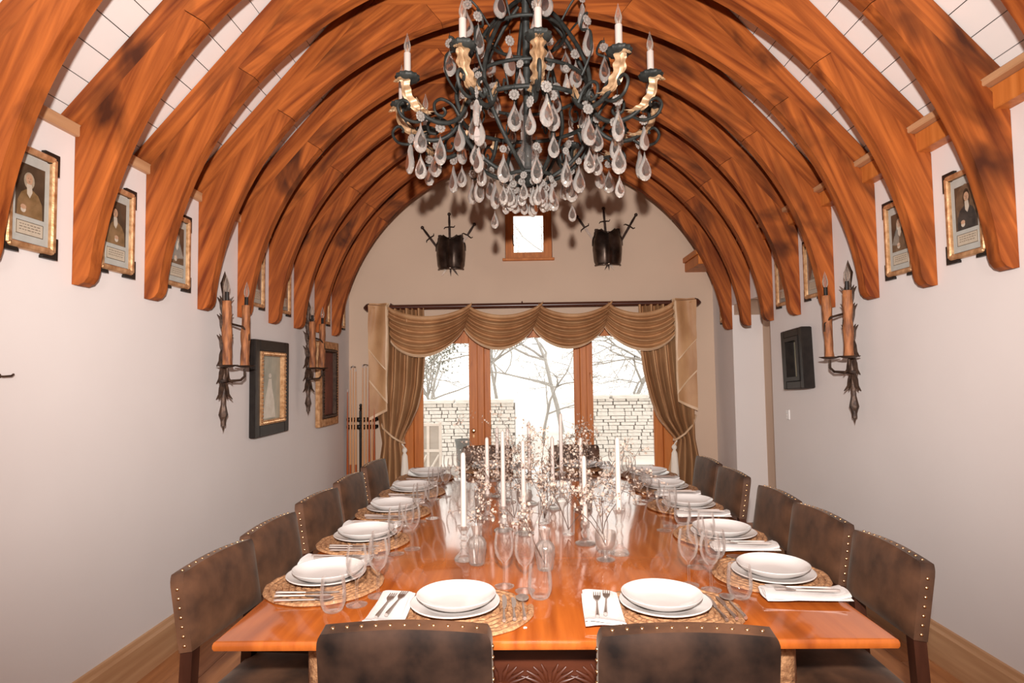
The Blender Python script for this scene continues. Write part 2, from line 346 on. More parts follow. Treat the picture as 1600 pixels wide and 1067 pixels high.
for k in range(-1,8):
    y=Y0+S*k; i=k+1
    t=thing('arched_truss',('arched oak roof truss nearest the camera, cut off by the frame' if i==0 else 'arched oak roof truss closest to the end wall' if k==7 else f'arched oak roof truss, {ORD[i]} from the camera'),'roof truss',(0,y,0),0,'arched oak roof trusses','thing')
    for nm,poly,dr in (('rafter',raf,(1,0,1.13)),('lower_brace',lower,(.42,0,1)),('upper_brace',upper,(1,0,.75)),('collar',collar,(1,0,0)),('crown_brace',crown,(1,0,0))):
        for s in ((0,1) if nm in('rafter','lower_brace','upper_brace') else (0,)):
            pl=inset(poly,.0015); pl=mir(pl) if s else pl
            o_=random.uniform(-.002,.003); dd=(-dr[0],0,dr[2]) if s else dr
            B().prism(pl,(.010 if nm in('rafter','collar') else 0)+o_,TH,'y').build(nm,OAK,t,0,grain=(dd,random.uniform(0,40)))

# ---------------------------------------------------------------- small high window
wd=ob('window_1',None,None); wd['kind']='structure'; wd['label']='small square oak framed window high in the end wall'
def ring(b,x0,x1,z0,z1,w,y0,y1,wb=None):
    wb=wb or w; b.box((x0,y0,z0),(x0+w,y1,z1)); b.box((x1-w,y0,z0),(x1,y1,z1)); b.box((x0+w,y0,z1-w),(x1-w,y1,z1)); b.box((x0+w,y0,z0),(x1-w,y1,z0+wb)); return b
fy=YB+.11
ring(B(),WX0+.002,WX1-.002,WZ0,WZ1-.002,.055,fy,fy+.07).build('window_frame',OAKJ,wd,0)
ring(B(),WX0+.05,WX1-.05,WZ0+.05,WZ1-.05,.045,fy+.015,fy+.055).build('window_sash',OAKJ,wd,0)
B().box((WX0+.09,fy+.03,WZ0+.09),(WX1-.09,fy+.036,WZ1-.09)).build('pane',PANE,wd,0)
B().tube([(WX0+.085,fy-.01,3.08),(WX0+.085,fy-.03,3.06),(WX0+.09,fy-.03,2.98),(WX0+.1,fy-.03,2.95)],.006,6).build('window_catch',RUST,wd)
B().bbox((WX0-.03,YB-.045,WZ0-.028),(WX1+.02,fy,WZ0),.004).build('window_sill',OAKJ,wd,0)

# ---------------------------------------------------------------- garden doors
dy=YB+.05
fr=ob('trim_8',None,None); fr['kind']='structure'; fr['label']='oak frame and posts of the garden doors'
for x0,x1 in ((DX0,DX0+.10),(-.545,-.468),(.602,.676),(DX1-.11,DX1)):
    B().bbox((x0,dy-.02,0),(x1,dy+.10,DZ1),.006).build('door_post',OAKJ,fr,0)
B().bbox((DX0,dy-.01,1.985),(DX1,dy+.10,DZ1),.006).build('head_beam',OAKJ,fr,0)
def leaf(nm,label,x0,x1,sl,sr,zt,zb=.22,top=1.985):
    d=ob(nm,None,None); d['kind']='structure'; d['label']=label
    y0,y1=dy+.012,dy+.062
    B().bbox((x0,y0,.01),(x0+sl,y1,top),.004).build('stile',OAKJ,d,0); B().bbox((x1-sr,y0,.01),(x1,y1,top),.004).build('stile',OAKJ,d,0)
    B().bbox((x0+sl,y0,zt),(x1-sr,y1,top),.004).build('rail',OAKJ,d,0); B().bbox((x0+sl,y0,.01),(x1-sr,y1,zb),.004).build('rail',OAKJ,d,0)
    B().box((x0+sl,y0+.022,zb),(x1-sr,y0+.028,zt)).build('pane',PANE,d,0); return d
d1=leaf('door_1','glazed oak garden door leaf with a brass knob beside the left drape',DX0+.10,-.545,.10,.095,1.852)
kn=B().lathe([(0,0),(.018,0),(.018,.004),(.008,.008),(.008,.022),(.022,.03),(.024,.042),(.014,.052),(0,.054)],14).xf(Matrix.Rotation(PI/2,4,'X')).build('knob',BRASS,d1,35,(-.592,dy+.012,.875))
B().box((-.6,dy+.004,.80),(-.584,dy+.012,.83)).build('keyhole_plate',BRASS,d1)
leaf('window_2','wide fixed oak framed glass panel in the middle of the garden doors',-.468,.602,.068,.066,1.905)
d3=leaf('window_3','oak framed glass panel beside the right drape',.676,DX1-.11,.07,.095,1.912)
B().tube([(.715,dy+.012,1.50),(.715,dy-.02,1.485),(.72,dy-.03,1.43),(.735,dy-.02,1.385),(.735,dy+.012,1.375)],.006,6).build('pull_handle',BRASS,d3)
B().bbox((DX0,YB-.0,-.0),(DX1,YB+.26,.012),.004).build('threshold',OAKJ,fr,0)

wd=ob('window_4',None,None); wd['kind']='structure'; wd['label']='unseen oak framed window added behind the camera to let in fill daylight'  # unseen opening, added to admit ambient daylight from behind the camera
ring(B(),-.6,.7,1.0,2.0,.06,YF-.16,YF-.09).build('window_frame',OAKJ,wd,0)
B().bbox((.02,YF-.155,1.06),(.08,YF-.095,1.94),.004).build('mullion',OAKJ,wd,0)
for x0,x1 in ((-.54,.02),(.08,.64)): B().box((x0,YF-.128,1.06),(x1,YF-.122,1.94)).build('pane',PANE,wd,0)
# ---------------------------------------------------------------- garden outside
struct(B().box((-14,YB+.26,-.10),(14,40,-.03)).build('ground_garden',GRAVEL),'pale gravel garden ground outside the glass doors')
b=B()
for k in range(14):
    for j in range(2): b.box((-2.2+k*.36,YB+.3+j*.62,-.03),(-2.2+k*.36+.352,YB+.3+j*.62+.61,-.004))
struct(b.build('terrace_paving',STONE,None,0),'pale stone paving on the terrace outside the doors')
st=[]
for k in range(7):
    L,H=random.uniform(.97,1),random.uniform(.90,.99); b=B()
    b.bbox((-L/2,-.5,-H/2),(L/2,.5,H/2),.06)
    b.v=[(x*random.uniform(.9,1.0),y,z*random.uniform(.9,1.0)) for x,y,z in b.v]
    st.append(b.mesh('stone',STONE,0))
def stone_wall(nm,label,x0,x1,y,z1,course=.068,th=.35):
    t=thing(nm,label,'stone wall',(x0,y,-.03),0,None)
    B().box((0,.05,0),(x1-x0,th,z1-.05)).build('wall_core',STONEJ,t,0)
    z=0
    while z<z1-.06:
        h=random.uniform(course*.75,course*1.25); x=random.uniform(-.15,0)
        while x<x1-x0:
            l=random.uniform(.10,.34); xe=min(x+l,x1-x0); xs=max(x,0)
            if xe-xs>.04: ob('stone',random.choice(st),t,((xs+xe)/2,.06,z+h/2),(0,0,0),(xe-xs,random.uniform(.12,.16),h*1.0))
            x+=l
        z+=h
    x=0
    while x<x1-x0:
        l=random.uniform(.45,.8); xe=min(x+l,x1-x0); ob('coping_stone',random.choice(st),t,((x+xe)/2,th/2-.01,z+.03),(0,0,0),(xe-x,th+.1,.075)); x+=l
    return t
stone_wall('dry_stone_wall','dry stone garden wall seen through the left and middle panes',-3.0,-.22,11.6,1.02)
stone_wall('dry_stone_wall','dry stone garden wall seen through the right pane',.95,3.4,11.3,1.10)
def tree(nm,label,loc,h,seed,droop=0,spread=.5,depth=4,thick=.05,leaves=0):
    rnd=random.Random(seed); t=thing(nm,label,'tree' if 'tree' in nm else 'shrub',loc,0,None)
    tr=B(); br=B(); lf=B()
    def grow(p,d,l,r,k):
        pts=[p]; n=4; q=p.copy(); dd=d.copy()
        for i in range(n):
            dd=(dd+Vector((rnd.gauss(0,.16),rnd.gauss(0,.12),rnd.gauss(0,.10)-droop*(depth-k)*.05))).normalized(); q=q+dd*l/n; pts.append(q.copy())
        (tr if k==depth else br).tube(pts,[lerp(r,r*.55,i/n) for i in range(n+1)],6 if k>=depth-1 else 3,0,False)
        if leaves and k<=1:
            for _ in range(leaves):
                c=pts[rnd.randrange(len(pts))]+Vector((rnd.gauss(0,.08),rnd.gauss(0,.08),rnd.gauss(0,.08))); a=Vector((rnd.gauss(0,1),rnd.gauss(0,1),rnd.gauss(0,1))).normalized(); b_=a.cross(Vector((.2,.9,.3))).normalized(); s=rnd.uniform(.015,.035)
                lf.add([c-a*s,c+b_*s*.6,c+a*s,c-b_*s*.6],[(0,1,2,3)])
        if k==0: return
        for i in range(rnd.choice((3,4,4)) if k<depth else 6):
            j=rnd.randrange(2,len(pts)); nd=(dd*.55+Vector((rnd.gauss(0,spread),rnd.gauss(0,spread*.7),rnd.gauss(.12,.35)))).normalized(); grow(pts[j].copy(),nd,l*rnd.uniform(.55,.8),r*.5,k-1)
    grow(Vector((0,0,0)),Vector((0,0,1)),h*.42,thick,depth)
    tr.build('trunk',BRANCH,t,60); o=br.build('branches',BRANCH,t,60); o['kind']='stuff'
    if leaves: o=lf.build('leaves',LEAFO,t,0); o['kind']='stuff'
    return t
tree('bare_tree','bare arching tree above the stone wall in the right pane',(2.15,12.6,0),4.2,3,.9,.8,4,.06)
tree('bare_tree','tall bare tree rising behind the middle pane',(.9,15.5,0),6.0,11,.2,.5,4,.07)
tree('bare_tree','slim bare tree behind the middle pane towards the left post',(-.7,17,0),6.0,19,.1,.5,4,.06)
tree('bare_tree','low spreading bare tree behind the left pane',(-2.6,15.0,0),4.6,23,.5,.7,4,.05)
tree('bare_tree','bushy bare tree low behind the middle pane',(.35,13.2,0),3.0,31,.3,.9,4,.04)
tree('bare_tree','drooping bare tree at the edge of the right pane',(3.1,13.5,0),4.4,37,.9,.8,4,.05)
tree('leafy_shrub','small leaved evergreen shrub above the wall in the left pane',(-1.75,13.6,0),3.6,5,.1,.5,4,.045,6)
t=thing('garden_gate','pale wooden garden gate with diagonal braces outside the left door','gate',(-1.62,9.0,-.03),0)
for x in (0,.165,.345): B().bbox((x-.02,-.02,0),(x+.02,.02,.84),.003).build('gate_post',PALEW,t,0)
for x0,x1 in ((.02,.145),(.185,.325)):
    B().box((x0,-.006,.05),(x1,.006,.80)).build('gate_panel',PALEW2,t,0)
    B().tube([(x0,-.012,.12),(x1,-.012,.36)],.018,4).build('gate_brace',PALEW,t,0)
for z in (.42,.80): B().bbox((0,-.024,z-.02),(.345,-.006,z+.02),.003).build('gate_rail',PALEW,t,0)
t=thing('tapered_planter','grey tapered planter standing outside beside the left door','planter',(-.93,9.0,-.03),0)
B().lathe([(0,0),(.07,0),(.125,.55),(.135,.55),(.135,.58),(.115,.58),(.11,.5),(0,.5)],20).build('pot',POTG,t)
B().ball((0,0,.50),(.10,.10,.04),10,5).build('soil',STONEJ,t)

# ---------------------------------------------------------------- portraits between the trusses
pr_w,pr_h=.25,.42
def portrait_print(var):
    b=B(); w,h=pr_w-.06,pr_h-.07
    b.box((-w/2,.006,-h/2),(w/2,.012,h/2),0)                     # mount board
    pw,ph=w*.74,h*.60; z0=-h/2+h*.29
    b.box((-pw/2,.005,z0),(pw/2,.007,z0+ph),1)
    y=.0046
    def ell(cx,cz,rx,rz,mi,yy,n=16):
        b.add([(cx+rx*math.cos(2*PI*k/n),yy,cz+rz*math.sin(2*PI*k/n)) for k in range(n)],[tuple(range(n))],mi)
    if var%3==1: ell(0,z0+ph*.55,pw*.47,ph*.47,7,.0049)
    hx=(-.008,.006,.0)[var%3]; hz=z0+ph*.72
    ell(hx,hz-.006,.026 if var%2==0 else .022,.034 if var!=1 else .045,3,.0046)
    b.add([(p[0]+hx*.4,.0044,z0+p[1]*ph) for p in ((-.062,0),(.064,0),(.060,.30),(.040,.46),(.012,.53),(-.014,.53),(-.042,.44),(-.058,.28))],[tuple(range(8))],4)
    ell(hx,hz,.0165,.022,2,.0042)
    b.add([(hx+p[0],.0040,hz-.02+p[1]) for p in ((-.012,0),(.012,0),(.016,-.03),(.004,-.055),(-.010,-.04))],[tuple(range(5))],5)
    ell(-.034+var*.012,z0+ph*.17,.014,.010,2,.0040,10); ell(-.034+var*.012,z0+ph*.12,.013,.012,5,.0041,10)
    # eyes, nose, mouth as printed marks
    for dx in (-.006,.006): ell(hx+dx,hz+.003,.0024,.0014,6,.0038,8)
    ell(hx+.001,hz-.003,.0016,.004,3,.0038,8); ell(hx,hz-.010,.004,.0012,6,.0038,8)
    c0,c1=-h/2+h*.08,-h/2+h*.235
    b.box((-pw*.47,.004,c0),(pw*.47,.006,c1),8)
    for (x0,x1,za,zb) in ((-pw*.47,pw*.47,c0,c0+.0022),(-pw*.47,pw*.47,c1-.0022,c1),(-pw*.47,-pw*.47+.0022,c0,c1),(pw*.47-.0022,pw*.47,c0,c1)): b.box((x0,.0036,za),(x1,.004,zb),6)
    for q in range(3):
        zz=c1-.013-q*.011; x=-pw*.36
        while x<pw*.36: l=random.uniform(.006,.016); b.box((x,.0037,zz-.0012),(min(x+l,pw*.38),.004,zz+.0012),6); x+=l+.005
    return b.mesh('print',[MATBOARD,PRINTBG,SKIN,HAIRG if var%2==0 else HAIRD,COATS[var%3],CRAVAT,INK,COATS[2],PAPER],0)
prints=[portrait_print(k) for k in range(5)]
fw=.026
fm_h=B().bbox((-pr_w/2+.012,-.012,-fw/2),(pr_w/2-.012,.016,fw/2),.006).mesh('frame_rail',GILT,0)
fm_v=B().bbox((-fw/2,-.012,-pr_h/2+.012),(fw/2,.016,pr_h/2-.012),.006).mesh('frame_stile',GILT,0)
cp=[(-.016,-.016),(.062,-.016),(.062,-.006),(.050,.006),(.036,.014),(.030,.026),(.014,.038),(.006,.050),(-.006,.074),(-.016,.074)]
cm=[B().prism([(x*sx,z*sz) for x,z in cp],-.004,.014,'y').mesh('corner_block',BLACKF,0) for sx,sz in ((1,1),(-1,1),(1,-1),(-1,-1))]
glz=B().box((-pr_w/2+.02,-.001,-pr_h/2+.02),(pr_w/2-.02,.0005,pr_h/2-.02)).mesh('glazing',PANE,0)
DESC=['a bewigged man in ochre coat','a long haired sitter in dark coat','a bewigged man in brown coat','a dark haired sitter in an ochre coat','a man in a wig and black coat']
def portrait(side,y,var,where,z=2.222):
    x=XL+.0170 if side<0 else XR-.0170
    t=thing('portrait_frame',f'framed portrait print of {DESC[var]}, {where}'.replace('framed ',''),'picture',(x,y,z),PI/2 if side<0 else -PI/2,'portrait prints high on the side walls')
    ob('print',prints[var],t)
    for s in (-1,1): ob('frame_rail',fm_h,t,(0,0,s*(pr_h/2-fw/2-.004))); ob('frame_stile',fm_v,t,(s*(pr_w/2-fw/2-.004),0,0))
    for m,(sx,sz) in zip(cm,((1,1),(-1,1),(1,-1),(-1,-1))): ob('corner_block',m,t,(-sx*(pr_w/2-.004),0,-sz*(pr_h/2-.004)))
    ob('glazing',glz,t)
for k,v,wd_ in ((0,0,'left wall, nearest'),(1,3,'left wall, second'),(2,2,'left wall, third'),(4,1,'left wall, fourth'),(5,4,'left wall, fifth'),(7,2,'left wall, sixth'),(8,0,'left wall, by the drape')):
    portrait(-1,2.345+S*k,v,wd_)
for k,v,wd_ in ((1,1,'right wall, nearest'),(2,2,'right wall, second'),(4,4,'right wall, third'),(5,3,'right wall, fourth')):
    portrait(1,2.352+S*k,v,wd_)
portrait(1,6.335,2,'right wall, by the rod end',2.212)

# ---------------------------------------------------------------- larger paintings
def painting(nm,label,side,y,z,w,h,fw,mats,beads=False,figure=False,tilt=0,depth=.045):
    x=XL+.012 if side<0 else XR-.012
    t=thing(nm,label,'painting',(x,y,z),PI/2 if side<0 else -PI/2); t.rotation_euler[0]=tilt
    fo,fi,cv=mats
    for s in (-1,1):
        a=B().prism([(0,.012),(0,-depth+.012),(fw*.35,-depth),(fw*.6,-depth*.45),(fw,-depth*.3),(fw,.012)],-h/2,h/2,'z') if 0 else None
        B().bbox((s*(w/2-fw/2)-fw/2,-depth+.012,-h/2),(s*(w/2-fw/2)+fw/2,.012,h/2),.006).build('frame_stile',fo,t,0)
        B().bbox((-w/2+fw,-depth+.012,s*(h/2-fw/2)-fw/2),(w/2-fw,.012,s*(h/2-fw/2)+fw/2),.006).build('frame_rail',fo,t,0)
    iw,ih,lw=w-2*fw,h-2*fw,.03
    for s in (-1,1):
        for nm2,L_,ang,px,pz in (('inner_stile',ih,0,s*(iw/2-lw/2),0),('inner_rail',iw-2*lw,1,0,s*(ih/2-lw/2))):
            b=B()
            if ang==0: b.box((-lw/2,-depth+.004,-L_/2),(lw/2,.01,L_/2))
            else: b.box((-L_/2,-depth+.004,-lw/2),(L_/2,.01,lw/2))
            if beads:
                n=int(L_/.026)
                for q in range(n):
                    p=-L_/2+(q+.5)*L_/n
                    if ang==0: b.ball((0,-depth+.002,p),(.013,.010,.010),6,4)
                    else: b.ball((p,-depth+.002,0),(.010,.010,.013),6,4)
            b.build(nm2,fi,t,50,(px,0,pz))
    cvb=B().box((-iw/2+lw,-.006,-ih/2+lw),(iw/2-lw,.004,ih/2-lw))
    if figure:
        W,H=iw/2-lw,ih/2-lw
        n0=len(cvb.f)
        cvb.add([(W*p[0],-.0066,H*p[1]) for p in ((-.62,-.95),(.55,-.95),(.42,-.4),(.22,.0),(.16,.28),(-.10,.28),(-.22,0),(-.45,-.45))],[tuple(range(8))],1)
        cvb.add([(W*.02+W*.13*math.cos(q*PI/6),-.0068,H*.38+H*.075*math.sin(q*PI/6)) for q in range(12)],[tuple(range(12))],1)
    cvb.build('canvas',[cv,FIGPALE],t,0); return t
painting('framed_painting','pale full length figure painting in black frame with gilt beaded slip',-1,4.61,1.422,.62,.71,.085,(BLACKF,GILT,CANVAS),True,True)
painting('framed_painting','dark red painting in carved brown gilt frame beside the cue rack',-1,5.95,1.432,.57,.82,.075,(GILT,RUST,CANVASR),True,False)
tR=painting('framed_painting','small painting in deep black frame on the wall past the right sconce',1,4.63,1.582,.36,.45,.06,(BLACKF,BLACKF,CANVASG),False,False,0,.08)
tR.rotation_euler[1]=R(-3)

# ---------------------------------------------------------------- wrought iron sconces
def make_sconce(label,side,y):
    x=XL+.006 if side<0 else XR-.006
    t=thing('wall_sconce',label,'sconce',(x,y,1.66),PI/2 if side<0 else -PI/2,'iron wall sconces')
    b=B().tube([(0,-.065,-.46),(0,-.065,.45)],[.017]*2,6)
    b.build('spine',RUST,t,60)
    for s,z0,z1,z2 in ((1,.34,.44,.52),(-1,-.30,-.40,-.50)):
        b=B().lathe([(.010,0),(.026,(z1-z0)*s),(.018,(z1-z0)*s*1.2),(0,(z2-z0)*s)] if s>0 else [(0,-(z0-z2)),(.020,-(z0-z1)*1.1),(.028,-(z0-z1)*.9),(.010,0)],6)
        b.build('spear_tip',RUST,t,40,(0,-.065,z0))
    for z in (-.27,-.17,-.06,.09,.22,.33):
        b=B()
        for sx,sy in ((-1,0),(1,0),(0,-1),(0,.8)):
            up=1 if z>.05 else -1
            pts=[(sx*r_,-.065+sy*r_,z+dz*up) for r_,dz in ((.004,-.10),(.020,-.045),(.030,-.005),(.058,.024))]
            b.tube(pts,[.011,.014,.010,.002],5)
        b.build('iron_leaf',RUST,t,50)
    for s in (-1,1):
        cx,cy=s*.115,-.145
        b=B().tube([(s*.01,-.06,-.17),(s*.05,-.08,-.18),(cx*.8,cy*.9,-.175),(cx,cy,-.15),(cx,cy,-.10)],[.010,.010,.009,.008,.008],6)
        b.build('arm',RUST,t,60); b=B(); b.tube([(s*.01,-.06,.17),(s*.05,-.09,.185),(cx*.8,cy*.95,.17),(cx,cy-.02,.13),(cx,cy-.025,.08)],[.008]*5,6)
        b.build('stay',RUST,t,60)
        B().lathe([(.0,-.006),(.03,-.004),(.062,.006),(.064,.010),(.03,.002),(0,0)],14).build('drip_pan',RUST,t,50,(cx,cy,-.09))
        c=B(); n=14; prof=[(.029,0)]+[(.027+random.uniform(-.003,.003),q*.40/9) for q in range(1,9)]+[(.026,.40),(0,.405)]
        c.lathe(prof,n,(0,0,0),0,lambda a,i:1+.07*math.sin(3*a+i*1.7)+.04*math.sin(7*a+i)); cs=c.build('candle_sleeve',BARK,t,60,(cx,cy,-.088),(0,R(2)*s,0))
        B().tube([(0,0,.40),(0,0,.455)],.012,10).build('lamp_holder',BLACKF,cs)
        B().lathe([(.008,.45),(.016,.475),(.017,.495),(.010,.525),(.003,.55),(0,.56)],12).build('bulb',BULBG,cs)
    return t
make_sconce('iron candle sconce on the left wall nearer the camera',-1,3.795)
make_sconce('iron candle sconce on the left wall between painting and dark red picture',-1,5.285)
make_sconce('iron candle sconce on the right wall above the chairs',1,3.80)
t=thing('light_switch','small white switch plate on the wall below the black framed painting','switch',(XR,4.915,1.146),-PI/2)
B().bbox((-.03,-.008,-.04),(.03,0,.04),.003).build('plate',SWITCHP,t,0); B().bbox((-.008,-.02,-.012),(.008,-.008,.006),.002).build('lever',STEEL,t,0)
t=thing('wall_hook','tiny dark iron hook on the left wall at the frame edge','hook',(XL,2.235,1.52),PI/2)
B().tube([(-.02,0,0),(0,-.02,-.002),(.03,-.025,0),(.045,-.02,.006)],.004,6).build('hook_bar',RUST,t)
B().lathe([(.0,0),(.01,0),(.01,.004),(0,.005)],8).xf(Matrix.Rotation(PI/2,4,'X')).build('back_plate',RUST,t)

# ---------------------------------------------------------------- breastplates and swords
def breastplate(label,cx,zc,w,h):
    t=thing('breastplate',label,'armour',(cx,YB,zc))
    def fn(u,v):
        a=(u-.5)*2; z=v
        hw=table([(0,.40),(.08,.46),(.45,.5),(.75,.49),(.84,.43),(1,.42)],z)*w
        top=1-.0
        if z>.86: top=0
        zz=z*h-h/2
        neck=.11*h*max(0,1-(abs(a)/.55)**2)*max(0,(z-.75)/.25); zz-=neck
        if z>.9: zz-= .05*h*max(0,(abs(a)-.8)/.2)
        bulge=(1-abs(a)**2.2)**.5 if abs(a)<1 else 0
        y=-.02-.13*bulge*(.55+.45*math.sin(PI*min(1,.15+z*.8)))-.02*max(0,1-abs(a)*5)
        return (a*hw,y,zz)
    b=B().grid(fn,28,18); b.build('plate',ARMOUR,t,40)
    for v0,dz in ((0.0,.0),):
        pts=[fn(u/16,0) for u in range(17)]
        B().tube([(x*1.04,y-.006,z-.004) for x,y,z in pts],.012,6).build('waist_flange',ARMOUR,t,60)
    for s in (0,1):
        pts=[fn(s,.55+q*.45/6) for q in range(7)]; B().tube([(x,y-.008,z) for x,y,z in pts],.009,6).build('armhole_roll',ARMOUR,t,60)
    pts=[fn(.22+.56*q/10,1) for q in range(11)]; B().tube([(x,y-.004,z) for x,y,z in pts],.010,6).build('neck_roll',ARMOUR,t,60)
    for s in (-1,1): B().bbox((s*.36*w-.02,-.05,h/2-.06),(s*.36*w+.02,-.005,h/2+.015),.004).build('shoulder_strap',SWORDD,t,0)
def sword(label,hx,hz,tx,tz,bright,y):
    d=Vector((tx-hx,0,tz-hz)); L=d.length; ang=math.atan2(d.x,-d.z)
    t=ob('sword',None,None,(hx,y,hz)); t.rotation_euler=(0,-ang,0); tag(t,label,'sword','swords behind the breastplates'); 
    B().prism([(-.014,-.17),(.014,-.17),(.010,-L+.06),(0,-L),(-.010,-L+.06)],-.004,.004,'y').build('blade',SWORDL if bright else SWORDD,t,0)
    B().tube([(-.062,0,-.185),(-.05,0,-.168),(0,0,-.163),(.05,0,-.168),(.062,0,-.15)],[.005,.007,.009,.007,.005],6).build('crossguard',SWORDD,t,60)
    B().tube([(0,0,-.16),(0,0,-.10),(0,0,-.035)],[.011,.014,.010],8).build('grip',SWORDD,t,60)
    B().ball((0,0,-.018),.020,8,6).build('pommel',SWORDD,t,60)
breastplate('dark steel breastplate on the end wall left of the small window',-.82,2.865,.33,.37)
sword('upright sword behind the breastplate left of the small window',-.838,3.325,-.825,2.60,False,YB-.012)
sword('dark sword slanting out of the left breastplate towards the arch',-1.15,3.172,-.735,2.60,False,YB-.022)
sword('sword slanting from the left breastplate towards the small window',-.543,3.196,-.925,2.60,True,YB-.032)
breastplate('dark steel breastplate on the end wall right of the small window',.93,2.89,.33,.39)
sword('upright sword behind the breastplate right of the small window',.895,3.355,.945,2.635,False,YB-.012)
sword('bright bladed sword slanting from the right breastplate towards the window',.592,3.26,1.0,2.635,True,YB-.022)
sword('dark sword slanting out of the right breastplate towards the arch',1.263,3.268,.89,2.635,False,YB-.032)

# ---------------------------------------------------------------- curtain rod, drapes, swags
t=thing('curtain_rod','dark wooden curtain pole with turned finials above the garden doors','curtain rod',(.07,YB-.11,2.252))
B().tube([(-1.72,0,0),(1.72,0,0)],.028,12).build('pole',RODW,t,60)
for s in (-1,1):
    b=B().lathe([(0,.0),(.028,0),(.028,.012),(.016,.018),(.034,.032),(.040,.055),(.034,.078),(.018,.095),(.008,.105),(0,.107)],14).xf(Matrix.Rotation(s*PI/2,4,'Y')@Matrix.Scale(1.25,4))
    b.build('finial',RODW,t,40,(s*1.72,0,0))
for x in (-1.55,-.1,1.55): B().tube([(x,0,.02),(x,.0,.038),(x,.11,.038)],.008,6).build('bracket',RODW,t)
def drape(label,s,inner,outer):
    t=thing('drape',label,'curtain',(0,YB-.075,0),0,'drapes at the garden doors')
    def fn(u,v):
        z=lerp(2.235,.015,v); xi=table(inner,z); xo=table(outer,z); wd=abs(xi-xo)
        ph=u*9*2*PI+.6*math.sin(3*v+u*5)
        amp=.046*min(1,wd/.34)+.012
        x=lerp(xo,xi,u)+.010*math.sin(ph*.5+1)
        y=-.03+amp*math.sin(ph)-.05*max(0,1-abs(z-.78)/.5)+.012*math.sin(u*17+v*9)
        return (x,y,z)
    B().grid(fn,150,44).build('cloth',DRAPE,t,70)
    # tie-back cord and tassel
    xi,xo=table(inner,.79),table(outer,.79)
    B().tube([(xo-s*.05,.05,1.02),(xo+(xi-xo)*.1,-.10,.93),(lerp(xo,xi,.6),-.155,.84),(xi+s*.005,-.13,.775),(xi+s*.012,-.06,.765),(xi-s*.02,.03,.79)],.011,8).build('tieback_cord',DRAPEH,t,60)
    ts=B().lathe([(0,.07),(.012,.07),(.026,.05),(.026,.03),(.014,.012),(.020,0),(.030,-.02),(.042,-.20),(.044,-.26),(0,-.262)],18,(0,0,0),0,lambda a,i:1+(.10*math.sin(9*a) if i>5 else 0))
    ts.build('tassel',TASSEL,t,60,(xi+s*.03,-.15,.66)); B().tube([(xi,-.15,.77),(xi+s*.03,-.15,.73)],.006,6).build('tassel_cord',TASSEL,t)
drape('bronze pleated drape tied back left of the garden doors',1,[(2.25,-1.10),(1.8,-1.085),(1.4,-1.115),(1.15,-1.17),(.98,-1.245),(.88,-1.30),(.78,-1.345),(.6,-1.315),(.3,-1.28),(0,-1.25)],[(2.25,-1.66),(1.2,-1.665),(.78,-1.575),(.5,-1.63),(.2,-1.68),(0,-1.69)])
drape('bronze pleated drape tied back right of the garden doors',-1,[(2.25,1.24),(1.8,1.245),(1.5,1.285),(1.2,1.355),(1.0,1.42),(.86,1.53),(.78,1.60),(.6,1.56),(.3,1.50),(0,1.46)],[(2.25,1.80),(1.2,1.815),(.78,1.80),(.5,1.86),(.2,1.88),(0,1.9)])
tl=thing('swag_valance','draped bronze swag valance with side tails hung over the curtain pole','valance',(0,YB-.11,0))
def swag(xa,xb,na,nb,sag,first=False,last=False):
    za=2.27
    def fn(u,v):
        lx=lerp(xa,na,v); rx=lerp(xb,nb,v); lz=lerp(za-.01,1.985 if not first else 1.86,v**1.0); rz=lerp(za+.01,1.985 if not last else 1.90,v**.9)
        sg=4*u*(1-u); sk=sg**.85
        z=lerp(lz,rz,u)-sk*lerp(.13,sag,v**.9)
        q_=2*PI*4.2*v+1.1*math.sin(PI*u)+.5*u; fold=math.sin(q_+.6*math.sin(q_))
        env=min(1,8*v)*min(1,(1-v)*7)
        y=-.06-.055*sk*(.4+.6*v)-.055*fold*env*(.55+.45*sk)-.035*(u if not last else 1-abs(u-.5))-.02*(1-v)*(1 if (u<.06 or u>.9) else 0)
        return (lerp(lx,rx,u),y,z-.008*fold*env)
    B().grid(fn,40,96,0,lambda u,v:1 if v>.93 else 0).build('swag',[DRAPE,DRAPEH],tl,70)
swag(-1.50,-.57,-1.47,-.665,.225,first=True); swag(-.62,.20,-.665,.085,.225); swag(.15,.945,.085,.855,.225); swag(.90,1.62,.855,1.62,.215,last=True)
def tail(xo,xi,zb,s):
    for k,(zo,zi,dy_) in enumerate(((zb,zb+.10,0),(zb+.42,zb+.18,-.022),(zb+.76,zb+.52,-.044))):
        def fn(u,v):
            z0=2.29; zz=lerp(zo,zi,u); z=lerp(z0,zz,v); tp=.20*v*v*(1 if k==0 else .5)
            x=lerp(xo,xi-(xi-xo)*tp*.3,u)+.004*math.sin(9*v+u*4)
            y=-.095+dy_-.010*math.sin(u*7+k)*(1-v*.3)-.014*math.sin(3*v+u*5+k)
            if v<.03: y+=.05
            return (x,y,z)
        B().grid(fn,12,40,0,lambda u,v:1 if v>.975 or (u>.93) else 0).build('tail',[DRAPE,DRAPEH],tl,70)
tail(-1.695,-1.485,1.02,1); tail(1.825,1.60,1.08,-1)

